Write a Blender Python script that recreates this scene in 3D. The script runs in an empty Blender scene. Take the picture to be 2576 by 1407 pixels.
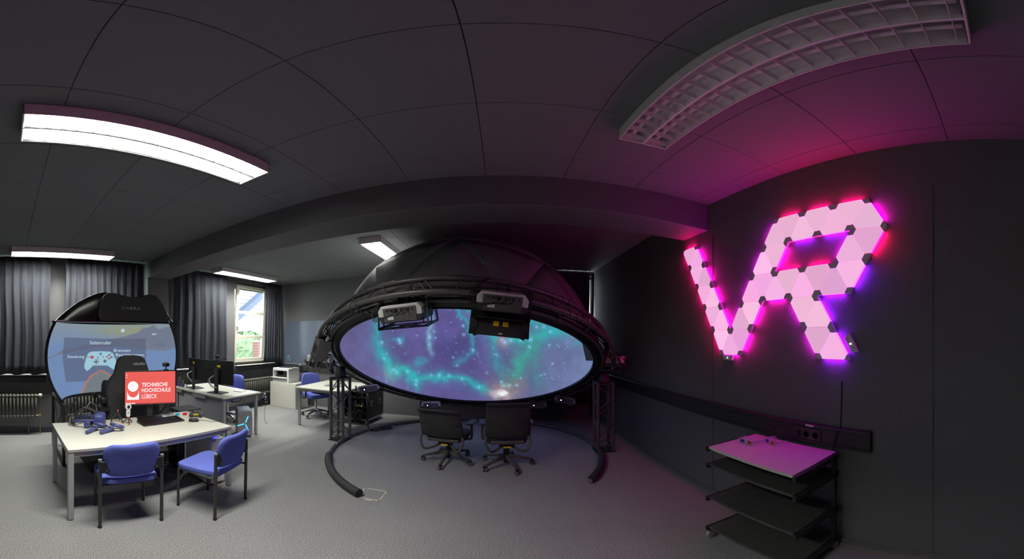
import bpy, bmesh, math, random
import numpy as np
from mathutils import Vector, Matrix, Euler
random.seed(7); rng = np.random.default_rng(7)
R = math.radians
S = bpy.context.scene
COL = S.collection

# ------------------------------------------------------------------ camera, world, exposure
KPX, CX, CY, EYE = 13.798, 1258.4, 853.7, 1.65        # photo pixels per degree, straight-ahead column, horizon row, eye height
cam = bpy.data.cameras.new('camera'); cam.type = 'PANO'
cam.clip_start = .01; cam.clip_end = 200
def pano(k, v):
    try: setattr(cam.cycles, k, v)
    except Exception: setattr(cam, k, v)
pano('panorama_type', 'EQUIRECTANGULAR')
pano('longitude_min', R(-CX / KPX)); pano('longitude_max', R((2576 - CX) / KPX))
pano('latitude_min', R(-(1407 - CY) / KPX)); pano('latitude_max', R(CY / KPX))
co = bpy.data.objects.new('camera', cam); COL.objects.link(co)
co.location = (0, 0, EYE); co.rotation_euler = (R(90), 0, 0)
S.camera = co

w = bpy.data.worlds.new('overcast_sky'); S.world = w; w.use_nodes = True
bg = w.node_tree.nodes['Background']; bg.inputs[0].default_value = (.80, .90, 1, 1); bg.inputs[1].default_value = 8.0
S.view_settings.view_transform = 'Standard'; S.view_settings.look = 'None'
S.view_settings.exposure = 0; S.view_settings.gamma = 1; S.view_settings.use_curve_mapping = False
S.cycles.use_denoising = True
S.cycles.max_bounces = 6
S.cycles.sample_clamp_indirect = 6
LAMP = 148.0            # radiance of the lit ceiling lamps

# ------------------------------------------------------------------ pixel -> place helpers
def ray(x, y):
    lo, la = R((x - CX) / KPX), R((CY - y) / KPX)
    return Vector((math.sin(lo) * math.cos(la), math.cos(lo) * math.cos(la), math.sin(la)))
EYEV = Vector((0, 0, EYE))
def pz(x, y, z=0.): d = ray(x, y); return EYEV + d * ((z - EYE) / d.z)
def pX(x, y, X): d = ray(x, y); return EYEV + d * (X / d.x)
def pY(x, y, Y): d = ray(x, y); return EYEV + d * (Y / d.y)
def pr(x, y, r): d = ray(x, y); return EYEV + d * (r / math.hypot(d.x, d.y))
def to_px(P):
    P = np.asarray(P, float) - np.array([0, 0, EYE])
    lo = np.degrees(np.arctan2(P[:, 0], P[:, 1])); la = np.degrees(np.arctan2(P[:, 2], np.hypot(P[:, 0], P[:, 1])))
    return CX + lo * KPX, CY - la * KPX

# ------------------------------------------------------------------ materials
def lin(c):
    if isinstance(c, str):
        c = c.lstrip('#'); c = [int(c[i:i + 2], 16) / 255 for i in (0, 2, 4)]
    return tuple(x / 12.92 if x <= .04045 else ((x + .055) / 1.055) ** 2.4 for x in c)
MATS = {}
def mat(name, col, rough=.5, metal=0., var=.05, scale=30., bump=0., spec=.5):
    if name in MATS: return MATS[name]
    m = bpy.data.materials.new(name); m.use_nodes = True; nt = m.node_tree; N = nt.nodes; L = nt.links
    b = N['Principled BSDF']; c = lin(col)
    tc = N.new('ShaderNodeTexCoord'); nz = N.new('ShaderNodeTexNoise'); nz.inputs['Scale'].default_value = scale; nz.inputs['Detail'].default_value = 3
    L.new(tc.outputs['Object'], nz.inputs['Vector'])
    cr = N.new('ShaderNodeValToRGB'); cr.color_ramp.elements[0].position = .3; cr.color_ramp.elements[1].position = .7
    cr.color_ramp.elements[0].color = (*[x * (1 - var) for x in c], 1); cr.color_ramp.elements[1].color = (*[min(1, x * (1 + var)) for x in c], 1)
    L.new(nz.outputs['Fac'], cr.inputs[0]); L.new(cr.outputs[0], b.inputs['Base Color'])
    b.inputs['Roughness'].default_value = rough; b.inputs['Metallic'].default_value = metal
    b.inputs['Specular IOR Level'].default_value = spec
    if bump:
        bp = N.new('ShaderNodeBump'); bp.inputs['Strength'].default_value = bump; bp.inputs['Distance'].default_value = .004
        L.new(nz.outputs['Fac'], bp.inputs['Height']); L.new(bp.outputs[0], b.inputs['Normal'])
    MATS[name] = m; return m
def emit(name, col, strength=1., linear=False):
    if name in MATS: return MATS[name]
    m = bpy.data.materials.new(name); m.use_nodes = True; nt = m.node_tree; N = nt.nodes; L = nt.links
    N.remove(N['Principled BSDF']); e = N.new('ShaderNodeEmission')
    c = col if linear else lin(col)
    e.inputs[0].default_value = (*c, 1); e.inputs[1].default_value = strength
    L.new(e.outputs[0], N['Material Output'].inputs[0]); MATS[name] = m; return m
def picture(name, strength=1.):
    m = bpy.data.materials.new(name); m.use_nodes = True; nt = m.node_tree; N = nt.nodes; L = nt.links
    N.remove(N['Principled BSDF']); e = N.new('ShaderNodeEmission'); a = N.new('ShaderNodeAttribute'); a.attribute_name = 'image'
    e.inputs[1].default_value = strength; L.new(a.outputs['Color'], e.inputs[0]); L.new(e.outputs[0], N['Material Output'].inputs[0])
    return m
def glass(name, tint=(1, 1, 1)):
    m = bpy.data.materials.new(name); m.use_nodes = True; nt = m.node_tree; N = nt.nodes; L = nt.links
    N.remove(N['Principled BSDF']); t = N.new('ShaderNodeBsdfTransparent'); t.inputs[0].default_value = (*tint, 1)
    g = N.new('ShaderNodeBsdfGlossy'); g.inputs['Roughness'].default_value = .02
    mx = N.new('ShaderNodeMixShader'); mx.inputs[0].default_value = .05
    L.new(t.outputs[0], mx.inputs[1]); L.new(g.outputs[0], mx.inputs[2]); L.new(mx.outputs[0], N['Material Output'].inputs[0])
    MATS[name] = m; return m

def carpet():
    m = bpy.data.materials.new('grey_carpet'); m.use_nodes = True; nt = m.node_tree; N = nt.nodes; L = nt.links
    b = N['Principled BSDF']; tc = N.new('ShaderNodeTexCoord')
    a = N.new('ShaderNodeTexNoise'); a.inputs['Scale'].default_value = 85; a.inputs['Detail'].default_value = 8; a.inputs['Roughness'].default_value = .85
    v = N.new('ShaderNodeTexNoise'); v.inputs['Scale'].default_value = 1.6; v.inputs['Detail'].default_value = 3
    mp = N.new('ShaderNodeMapping'); mp.inputs['Scale'].default_value = (1, 1.5, 1)
    L.new(tc.outputs['Object'], mp.inputs['Vector']); L.new(mp.outputs[0], a.inputs['Vector']); L.new(tc.outputs['Object'], v.inputs['Vector'])
    cr = N.new('ShaderNodeValToRGB'); e = cr.color_ramp.elements
    e[0].position = .34; e[0].color = (.06, .062, .068, 1); e[1].position = .66; e[1].color = (.52, .515, .49, 1)
    x = e.new(.5); x.color = (.24, .24, .24, 1)
    L.new(a.outputs['Fac'], cr.inputs[0])
    mx = N.new('ShaderNodeMix'); mx.data_type = 'RGBA'; mx.blend_type = 'MULTIPLY'; mx.inputs[0].default_value = .5
    c2 = N.new('ShaderNodeValToRGB'); c2.color_ramp.elements[0].color = (.7, .7, .72, 1); c2.color_ramp.elements[1].color = (1.15, 1.15, 1.12, 1)
    L.new(v.outputs['Fac'], c2.inputs[0]); L.new(cr.outputs[0], mx.inputs[6]); L.new(c2.outputs[0], mx.inputs[7])
    L.new(mx.outputs[2], b.inputs['Base Color']); b.inputs['Roughness'].default_value = .95; b.inputs['Specular IOR Level'].default_value = .1
    bp = N.new('ShaderNodeBump'); bp.inputs['Strength'].default_value = .5; bp.inputs['Distance'].default_value = .006
    L.new(a.outputs['Fac'], bp.inputs['Height']); L.new(bp.outputs[0], b.inputs['Normal'])
    return m
def brushed(name, col, scale=(600, 8, 8)):
    return mat(name, col, .35, .8)

WALL = mat('dark_grey_wall_paint', (.385, .385, .39), .75, 0, .08, 60, .05)
DARKWALL = WALL
NAVY = mat('dark_blue_grey_paint', (.17, .19, .22), .6)
CEIL = mat('charcoal_ceiling_board', (.45, .455, .47), .85, 0, .05, 120, .04)
SEAM = mat('ceiling_joint_black', (.16, .16, .16), .9)
CARPET = carpet()
BLACKM = mat('black_powder_coat', (.17, .17, .175), .45, .2, .1, 80)
TRUSSM = mat('black_truss_paint', (.36, .35, .345), .42, .3, .1, 60)
BLACKP = mat('black_plastic', (.10, .10, .105), .4)
DARKP = mat('dark_grey_plastic', (.20, .20, .205), .45)
GREYP = mat('mid_grey_plastic', (.45, .45, .45), .45)
WHITEP = mat('white_plastic', (.87, .87, .85), .4, 0, .03)
LAMIN = mat('white_laminate', (.80, .80, .75), .35, 0, .02, 8)
EDGE = mat('grey_edge_banding', (.62, .61, .60), .5)
STEEL = mat('silver_painted_steel', (.66, .66, .66), .38, .35, .05)
CHROME = mat('chrome', (.78, .78, .80), .15, 1., .03)
BLUEF = mat('blue_upholstery', (.38, .42, .72), .95, 0, .10, 220, .25, .1)
BLUEP = mat('dark_blue_plastic', (.26, .29, .50), .45)
BLACKF = mat('black_upholstery', (.23, .23, .235), .9, 0, .1, 200, .2, .15)
CURT = mat('grey_blackout_curtain', (.245, .255, .28), .9, 0, .03, 40, .05, .1)
CREAM = mat('cream_window_paint', (.90, .88, .80), .4)
LAMPW = mat('white_lamp_housing', (.86, .84, .84), .4)
REFL = mat('lamp_reflector', (.88, .88, .88), .3, .0)
YELLOW = mat('yellow_sticker', (.88, .80, .05), .5)
REDP = mat('red_plastic', (.80, .22, .12), .45)
RADM = mat('radiator_enamel', (.36, .36, .33), .45)
BRASS = mat('brass_fitting', (.62, .55, .40), .35, .8)
CABLE = mat('black_cable_rubber', (.07, .07, .07), .5)
WIRE = mat('grey_cable_rubber', (.45, .45, .45), .5)
ALU = mat('aluminium', (.74, .74, .74), .3, .9, .04)
GLOSSB = mat('glossy_black_shell', (.055, .055, .055), .16, 0, .05)
MATTEB = mat('satin_black_panel', (.075, .07, .075), .5)
HUBM = mat('grey_connector_plastic', (.88, .86, .87), .5)
OFFSCR = mat('switched_off_screen', (.03, .03, .035), .15)
LENS = mat('camera_lens_glass', (.03, .03, .04), .05)
SHELFG = mat('dark_grey_shelf_board', (.27, .28, .26), .55)
GLASSM = glass('clear_window_glass')

# ------------------------------------------------------------------ mesh building
I4 = Matrix.Identity(4)
def TR(loc=(0, 0, 0), rot=(0, 0, 0), sc=None):
    m = Matrix.Translation(Vector(loc)) @ Euler(rot).to_matrix().to_4x4()
    if sc: m = m @ Matrix.Diagonal((*sc, 1))
    return m
def basis(o, x, y, z):
    m = Matrix.Identity(4)
    for i, a in enumerate((x, y, z)):
        for k in range(3): m[k][i] = a[k]
    for k in range(3): m[k][3] = o[k]
    return m
class MB:
    def __init__(s): s.v = []; s.f = []
    def add(s, vs, fs, M=I4):
        o = len(s.v); s.v += [tuple(M @ Vector(v)) for v in vs]; s.f += [tuple(i + o for i in f) for f in fs]; return s
    def box(s, c, d, M=I4):
        x, y, z = c; a, b, e = d[0] / 2, d[1] / 2, d[2] / 2
        return s.add([(x + i * a, y + j * b, z + k * e) for i in (-1, 1) for j in (-1, 1) for k in (-1, 1)],
                     [(0, 1, 3, 2), (4, 6, 7, 5), (0, 4, 5, 1), (2, 3, 7, 6), (0, 2, 6, 4), (1, 5, 7, 3)], M)
    def span(s, lo, hi, M=I4): return s.box([(a + b) / 2 for a, b in zip(lo, hi)], [abs(b - a) for a, b in zip(lo, hi)], M)
    def tube(s, pts, r, n=10, closed=False, M=I4):
        P = [Vector(p) for p in pts]; k = len(P); rr = r if isinstance(r, (list, tuple)) else [r] * k
        T = []
        for i in range(k):
            a = P[(i - 1) % k] if (closed or i) else P[i]; b = P[(i + 1) % k] if (closed or i < k - 1) else P[i]
            T.append((b - a).normalized())
        up = Vector((0, 0, 1)) if abs(T[0].z) < .9 else Vector((1, 0, 0))
        u = T[0].cross(up).normalized(); vs = []
        for i in range(k):
            u = (u - T[i] * u.dot(T[i])).normalized(); q = T[i].cross(u)
            for j in range(n):
                a = 2 * math.pi * j / n; vs.append(P[i] + (u * math.cos(a) + q * math.sin(a)) * rr[i])
        fs = []
        for i in range(k if closed else k - 1):
            for j in range(n):
                a, b = i * n + j, i * n + (j + 1) % n; c, d = ((i + 1) % k) * n + (j + 1) % n, ((i + 1) % k) * n + j
                fs.append((a, b, c, d))
        if not closed: fs += [tuple(range(n))[::-1], tuple((k - 1) * n + j for j in range(n))]
        return s.add(vs, fs, M)
    def cyl(s, a, b, r, n=14, M=I4, r1=None): return s.tube([a, b], [r, r if r1 is None else r1], n, False, M)
    def lathe(s, prof, n=20, M=I4):
        vs = []; fs = []; k = len(prof)
        for r, z in prof:
            for j in range(n): a = 2 * math.pi * j / n; vs.append((r * math.cos(a), r * math.sin(a), z))
        for i in range(k - 1):
            for j in range(n): fs.append((i * n + j, i * n + (j + 1) % n, (i + 1) * n + (j + 1) % n, (i + 1) * n + j))
        fs += [tuple(range(n))[::-1], tuple((k - 1) * n + j for j in range(n))]
        return s.add(vs, fs, M)
    def prism(s, poly, z0, z1, M=I4):
        n = len(poly); vs = [(x, y, z0) for x, y in poly] + [(x, y, z1) for x, y in poly]
        return s.add(vs, [tuple(range(n))[::-1], tuple(range(n, 2 * n))] + [(i, (i + 1) % n, n + (i + 1) % n, n + i) for i in range(n)], M)
    def rbox(s, c, d, r, M=I4, seg=5):                 # vertical-edged rounded block
        return s.prism(rrect(d[0], d[1], r, seg, c[0], c[1]), c[2] - d[2] / 2, c[2] + d[2] / 2, M)
    def grid(s, fn, nu, nv, cu=False, M=I4):
        vs = [fn(i / (nu if cu else nu - 1), j / (nv - 1)) for j in range(nv) for i in range(nu)]; fs = []
        for j in range(nv - 1):
            for i in range(nu if cu else nu - 1):
                fs.append((j * nu + i, j * nu + (i + 1) % nu, (j + 1) * nu + (i + 1) % nu, (j + 1) * nu + i))
        return s.add(vs, fs, M)
    def blob(s, c, d, e1=.5, e2=.5, nu=24, nv=13, M=I4, shape=None):   # superellipsoid
        p = lambda v, e: math.copysign(abs(v) ** e, v)
        def fn(u, v):
            a = 2 * math.pi * u; b = -math.pi / 2 + math.pi * v
            x, y, z = p(math.cos(b), e1) * p(math.cos(a), e2), p(math.cos(b), e1) * p(math.sin(a), e2), p(math.sin(b), e1)
            if shape: x, y, z = shape(x, y, z)
            return (c[0] + x * d[0] / 2, c[1] + y * d[1] / 2, c[2] + z * d[2] / 2)
        return s.grid(fn, nu, nv, True, M)
    def mesh(s, name):
        me = bpy.data.meshes.new(name); me.from_pydata(s.v, [], s.f); me.update(); return me
    def build(s, name, m, parent=None, bevel=0, smooth=35, solid=0, loc=None, rot=None, kind=None, label=None, sub=0):
        me = s.mesh(name); bm = bmesh.new(); bm.from_mesh(me); bmesh.ops.recalc_face_normals(bm, faces=bm.faces); bm.to_mesh(me); bm.free()
        return put(name, me, m, parent, bevel, smooth, solid, loc, rot, kind, label, sub)
def put(name, me, m, parent=None, bevel=0, smooth=35, solid=0, loc=None, rot=None, kind=None, label=None, sub=0):
    if m and not me.materials: me.materials.append(m)
    if smooth:
        me.polygons.foreach_set('use_smooth', [True] * len(me.polygons)); me.set_sharp_from_angle(angle=R(smooth))
    o = bpy.data.objects.new(name, me); COL.objects.link(o); o.parent = parent
    if loc is not None: o.location = loc
    if rot is not None: o.rotation_euler = rot
    if solid: q = o.modifiers.new('thickness', 'SOLIDIFY'); q.thickness = solid; q.offset = 0
    if bevel: q = o.modifiers.new('soft_edge', 'BEVEL'); q.width = bevel; q.segments = 2; q.limit_method = 'ANGLE'; q.angle_limit = R(40)
    if sub: q = o.modifiers.new('round', 'SUBSURF'); q.levels = sub; q.render_levels = sub
    if kind: o['kind'] = kind
    if label: o['label'] = label
    return o
def rrect(w, h, r, seg=5, cx=0, cy=0):
    out = []
    for sx, sy, a0 in ((1, 1, 0), (-1, 1, 90), (-1, -1, 180), (1, -1, 270)):
        for i in range(seg + 1):
            a = R(a0 + 90 * i / seg); out.append((cx + sx * (w / 2 - r) + r * math.cos(a), cy + sy * (h / 2 - r) + r * math.sin(a)))
    return out
def tag(o, label, cat, group=None, kind=None):
    o['label'] = label; o['category'] = cat
    if group: o['group'] = group
    if kind: o['kind'] = kind
    return o
def thing(name, label, cat, loc=(0, 0, 0), rz=0, group=None, M=None):
    o = bpy.data.objects.new(name, None); COL.objects.link(o); o.empty_display_size = .1
    if M is not None: o.matrix_world = M
    else: o.location = loc; o.rotation_euler = (0, 0, rz)
    return tag(o, label, cat, group)
def struct(o, label): o['kind'] = 'structure'; o['label'] = label; return o
_unit = {}
def strut(name, a, b, r, m, parent, n=8):              # straight bar sharing one mesh per kind
    key = (name, m.name, n)
    if key not in _unit:
        me = MB().cyl((0, 0, 0), (0, 0, 1), 1, n).mesh(name); me.materials.append(m)
        me.polygons.foreach_set('use_smooth', [True] * len(me.polygons)); me.set_sharp_from_angle(angle=R(40)); _unit[key] = me
    a, b = Vector(a), Vector(b); d = b - a
    o = bpy.data.objects.new(name, _unit[key]); COL.objects.link(o); o.parent = parent
    o.matrix_local = Matrix.Translation(a) @ d.to_track_quat('Z', 'Y').to_matrix().to_4x4() @ Matrix.Diagonal((r, r, d.length, 1))
    return o
def shared(name, me, m, parent, M):
    if m and not me.materials: me.materials.append(m)
    o = bpy.data.objects.new(name, me); COL.objects.link(o); o.parent = parent; o.matrix_local = M; return o
def text_mesh(body, size, spacing=1., bold=0., extrude=0.):
    cu = bpy.data.curves.new('t', 'FONT'); cu.body = body; cu.size = size; cu.space_character = spacing; cu.offset = bold; cu.extrude = extrude; cu.resolution_u = 3
    cu.align_x = 'LEFT'
    o = bpy.data.objects.new('t', cu); COL.objects.link(o); dg = bpy.context.evaluated_depsgraph_get()
    me = bpy.data.meshes.new_from_object(o.evaluated_get(dg)); bpy.data.objects.remove(o); bpy.data.curves.remove(cu)
    return me
def fit_text(body, w, h, spacing=1., bold=0.):          # text mesh stretched to w x h with its lower left corner at the origin
    me = text_mesh(body, 1., spacing, bold); a = np.empty(len(me.vertices) * 3); me.vertices.foreach_get('co', a); a = a.reshape(-1, 3)
    lo, hi = a.min(0), a.max(0); a[:, 0] = (a[:, 0] - lo[0]) / (hi[0] - lo[0]) * w; a[:, 1] = (a[:, 1] - lo[1]) / (hi[1] - lo[1]) * h; a[:, 2] = 0
    me.vertices.foreach_set('co', a.ravel()); me.update(); return me
def warp(me, fn):
    for v in me.vertices: v.co = fn(v.co)
    me.update(); return me
def arc(c, r, a0, a1, n, z=0.):
    return [(c[0] + r * math.cos(R(a0 + (a1 - a0) * i / n)), c[1] + r * math.sin(R(a0 + (a1 - a0) * i / n)), z) for i in range(n + 1)]
def sag(a, b, d, n=10):
    a, b = Vector(a), Vector(b); return [a.lerp(b, i / n) - Vector((0, 0, d * 4 * (i / n) * (1 - i / n))) for i in range(n + 1)]
def smoothpath(P, n=6):                                 # Catmull-Rom
    P = [Vector(p) for p in P]; Q = [P[0]] + P + [P[-1]]; out = []
    for i in range(1, len(Q) - 2):
        a, b, c, d = Q[i - 1:i + 3]
        for k in range(n):
            t = k / n; out.append(.5 * ((2 * b) + (c - a) * t + (2 * a - 5 * b + 4 * c - d) * t * t + (3 * b - a - 3 * c + d) * t ** 3))
    return out + [P[-1]]

# ------------------------------------------------------------------ the room
XR, XL, YF, YB, ZC = 1.945, -5.40, 6.38, -2.2, 3.085
WT = .32
floor = struct(MB().span((XL - WT, YB - .2, -.08), (XR + .2, YF + .3, 0)).build('floor', CARPET), 'grey speckled carpet floor')
ceiling = struct(MB().span((XL - WT, YB - .2, ZC + .012), (XR + .2, YF + .3, ZC + .12)).build('ceiling', SEAM), 'dark ceiling of square painted boards')
tiles = {}
def ctile(x0, x1, y0, y1):
    k = (round(x1 - x0, 3), round(y1 - y0, 3))
    if k not in tiles:
        b = MB(); g = .0014; a, c = k[0] / 2 - g, k[1] / 2 - g; e = .002
        b.add([(-a, -c, .012), (a, -c, .012), (a, c, .012), (-a, c, .012), (-a, -c, e), (a, -c, e), (a, c, e), (-a, c, e),
               (-a + e, -c + e, 0), (a - e, -c + e, 0), (a - e, c - e, 0), (-a + e, c - e, 0)],
              [(0, 1, 5, 4), (1, 2, 6, 5), (2, 3, 7, 6), (3, 0, 4, 7), (4, 5, 9, 8), (5, 6, 10, 9), (6, 7, 11, 10), (7, 4, 8, 11), (8, 9, 10, 11)])
        tiles[k] = b.mesh('ceiling_tile')
    shared('ceiling_tile', tiles[k], CEIL, ceiling, TR(((x0 + x1) / 2, (y0 + y1) / 2, ZC)))
xs = [-.116 + .6255 * k for k in range(-9, 4)]; xs = [XL] + [x for x in xs if XL + .05 < x < XR - .05] + [XR]
ysA = [YB, -1.58, -.96, -.335, .285, .908, 1.53, 2.15, 2.50]; ysB = [2.94, 3.40, 4.02, 4.65, 5.27, 5.89, YF]
for ys in (ysA, ysB):
    for a, b in zip(xs[:-1], xs[1:]):
        for c, d in zip(ys[:-1], ys[1:]): ctile(a, b, c, d)
# beam across the room and the pillar that carries it
struct(MB().span((XL, 2.50, 2.79), (XR, 2.94, ZC + .012)).build('trim_1', WALL, bevel=.006), 'deep dark ceiling beam crossing the room')
struct(MB().span((XL, 2.50, 0), (-5.18, 2.94, 2.79)).build('trim_2', WALL, bevel=.006), 'dark grey pillar under the ceiling beam')
# right wall, made of two big boards with a fine joint
wr = struct(MB().span((XR, YB, 0), (XR + .2, YF + .3, ZC)).build('wall_right', DARKWALL), 'near black wall with the light panels')
struct(MB().span((XR - .012, YB, 0), (XR, .55, .05)).span((XR - .012, .55, 0), (XR, YF, .05)).build('baseboard_right', DARKWALL), 'low black skirting along the sign wall')
for y in (.38, 2.42): MB().span((XR - .002, y - .002, .05), (XR + .001, y + .002, 2.7)).build('panel_joint', SEAM, wr)
struct(MB().span((XL - WT, YB - .2, 0), (XR + .2, YB, ZC)).build('wall_back', DARKWALL), 'dark wall behind the viewer')
# window wall
SILL, HEAD = 1.05, 3.0
OPEN = [(-1.3, .70), (1.02, 2.40), (3.06, 4.42), (4.79, 6.10)]
b = MB(); edges = [YB] + [v for o in OPEN for v in o] + [YF + .3]
for i in range(0, len(edges), 2): b.span((XL - WT, edges[i], 0), (XL, edges[i + 1], ZC))
for a, c in OPEN: b.span((XL - WT, a, 0), (XL, c, SILL)).span((XL - WT, a, HEAD), (XL, c, ZC))
struct(b.build('wall_left', WALL), 'dark grey window wall with piers')
struct(MB().span((XL, YB, 0), (XL + .05, 2.5, .11)).span((XL, 2.94, 0), (XL + .05, YF, .11)).build('baseboard_left', NAVY, bevel=.004), 'dark base strip under the radiators')
struct(MB().span((XL, YB, .905), (XL + .06, 2.5, 1.0)).span((XL, 2.94, .905), (XL + .06, YF, 1.0)).build('trim_3', NAVY, bevel=.004), 'dark cable duct below the window sills')
SILLM = mat('white_sill_board', (.82, .80, .76), .4)
for n, (a, c) in enumerate(OPEN):
    win = thing('window_%d' % (n + 1), ('cream framed window behind the drawn curtains', 'cream framed window behind the curved screen', 'cream framed window behind the wide closed curtain', 'tilted open cream window with three panes')[n], 'window')
    del win['category']; win['kind'] = 'structure'
    MB().span((XL - WT, a, SILL - .02), (XL + .10, c, SILL)).build('window_sill', SILLM, win, bevel=.004)
    f = MB(); x0, x1 = XL - .22, XL - .15; t = .06
    f.span((x0, a, SILL), (x1, a + t, HEAD)).span((x0, c - t, SILL), (x1, c, HEAD)).span((x0, a + t, SILL), (x1, c - t, SILL + t)).span((x0, a + t, HEAD - t), (x1, c - t, HEAD))
    f.build('window_frame', CREAM, win, bevel=.004)
    if n < 3:
        MB().span((XL - .19, a + t, SILL + t), (XL - .185, c - t, HEAD - t)).build('pane', GLASSM, win)
    else:
        ya, yc = a + t + .01, 5.86; h = HEAD - SILL - 2 * t - .02
        sash = bpy.data.objects.new('sash', None); COL.objects.link(sash); sash.parent = win
        sash.location = (XL - .14, 0, SILL + t + .01); sash.rotation_euler = (0, R(4.2), 0)
        f = MB(); s_ = .075
        f.span((-.03, ya, 0), (.03, ya + s_, h)).span((-.03, yc - s_, 0), (.03, yc, h)).span((-.03, ya + s_, 0), (.03, yc - s_, s_)).span((-.03, ya + s_, h - s_), (.03, yc - s_, h))
        f.build('sash_frame', CREAM, sash, bevel=.005)
        for z in (.585, 1.17): MB().span((-.025, ya + s_, z - .035), (.025, yc - s_, z + .035)).build('glazing_bar', CREAM, sash, bevel=.004)
        for z0, z1 in ((s_, .55), (.62, 1.135), (1.205, h - s_)): MB().span((-.004, ya + s_, z0), (.004, yc - s_, z1)).build('pane', GLASSM, sash)
        MB().box((.04, ya + .037, .80), (.02, .022, .09)).tube([(.045, ya + .037, .83), (.075, ya + .037, .83), (.08, ya + .037, .72)], .009).build('window_handle', STEEL, sash, bevel=.003)
        MB().span((XL - .145, ya, HEAD - .16), (XL - .09, c - t, HEAD - .01)).build('rolled_blind', mat('grey_blind_fabric', (.45, .45, .46), .8), win, bevel=.01)
        MB().cyl((XL - .10, a + .22, HEAD - .16), (XL - .10, a + .22, 1.9), .003, 6).build('blind_cord', WHITEP, win)
# far wall with a window at its right end
FX0, FX1 = 1.25, 1.93
b = MB().span((XL - WT, YF, 0), (FX0, YF + .3, ZC)).span((FX1, YF, 0), (XR + .2, YF + .3, ZC)).span((FX0, YF, 0), (FX1, YF + .3, 1.05)).span((FX0, YF, HEAD), (FX1, YF + .3, ZC))
struct(b.build('wall_far', WALL), 'dark grey end wall behind the dome')
win = thing('window_5', 'narrow window showing as a light slit between dark curtains', 'window'); del win['category']; win['kind'] = 'structure'
f = MB(); f.span((FX0, YF + .1, 1.05), (FX0 + .05, YF + .16, HEAD)).span((FX1 - .03, YF + .1, 1.05), (FX1, YF + .16, HEAD)).span((FX0, YF + .1, 1.05), (FX1, YF + .16, 1.11)).span((FX0, YF + .1, HEAD - .06), (FX1, YF + .16, HEAD))
f.build('window_frame', CREAM, win); MB().span((FX0 + .05, YF + .125, 1.11), (FX1 - .03, YF + .13, HEAD - .06)).build('pane', GLASSM, win)

# ------------------------------------------------------------------ outside the window
def outside():
    SID = mat('blue_grey_siding', (.60, .64, .68), .6); GRN = mat('leaf_green', (.42, .50, .36), .8, 0, .35, 9, .3); BRK = mat('red_brick', (.52, .36, .33), .8)
    t = thing('siding_house', 'pale blue sided house gable seen through the open window', 'building', (-11.2, 10.2, 0))
    for k in range(16): MB().box((0, .8, 2.9 + k * .20), (.06, 5.2, .19)).build('siding_board', SID, t, bevel=.01)
    MB().box((-.08, .8, 3.1), (.1, 5.1, 6.2)).build('wall', SID, t)
    MB().prism([(-1.7, 1.87), (2.9, 5.21), (2.9, 4.93), (-1.7, 1.59)], .05, .5, basis((0, 0, 0), (0, 1, 0), (0, 0, 1), (1, 0, 0))).build('roof_edge', mat('dark_roof_edge', (.30, .34, .40), .6), t)
    g = MB().span((-40, -20, -1.2), (XL - WT - .02, 40, -1.0)).build('lawn', GRN); struct(g, 'green lawn outside the windows')
    for i, (x, y, z, s_, lab) in enumerate(((-8.3, 8.0, -1, 2.6, 'green bush low outside the tilted window'), (-8.9, 11.6, -1, 1.9, 'smaller green bush farther along the lawn'))):
        bt = thing('garden_bush', lab, 'bush', (x, y, z), 0, None)
        m = MB().blob((0, 0, s_ * .55), (s_ * 1.2, s_ * 1.1, s_ * 1.1), 1, 1, 40, 24)
        m.v = [tuple(Vector(v) + Vector(rng.normal(0, .05, 3))) for v in m.v]
        m.build('foliage', GRN, bt, smooth=0); MB().cyl((0, 0, 0), (0, 0, s_ * .5), .06).build('stem', mat('bark', (.3, .25, .2), .9), bt)
    t = thing('brick_pier', 'red brick pier at the edge of the window view', 'pillar', (-6.5, 6.62, -1))
    MB().box((0, 0, 1.3), (.2, .10, 2.6)).build('core', mat('mortar', (.7, .66, .6), .9), t)
    me = MB().box((0, 0, 0), (.21, .115, .066)).mesh('brick'); me.materials.append(BRK)
    for k in range(33): shared('brick', me, BRK, t, TR((0, 0, .04 + k * .078)))
outside()

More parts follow.
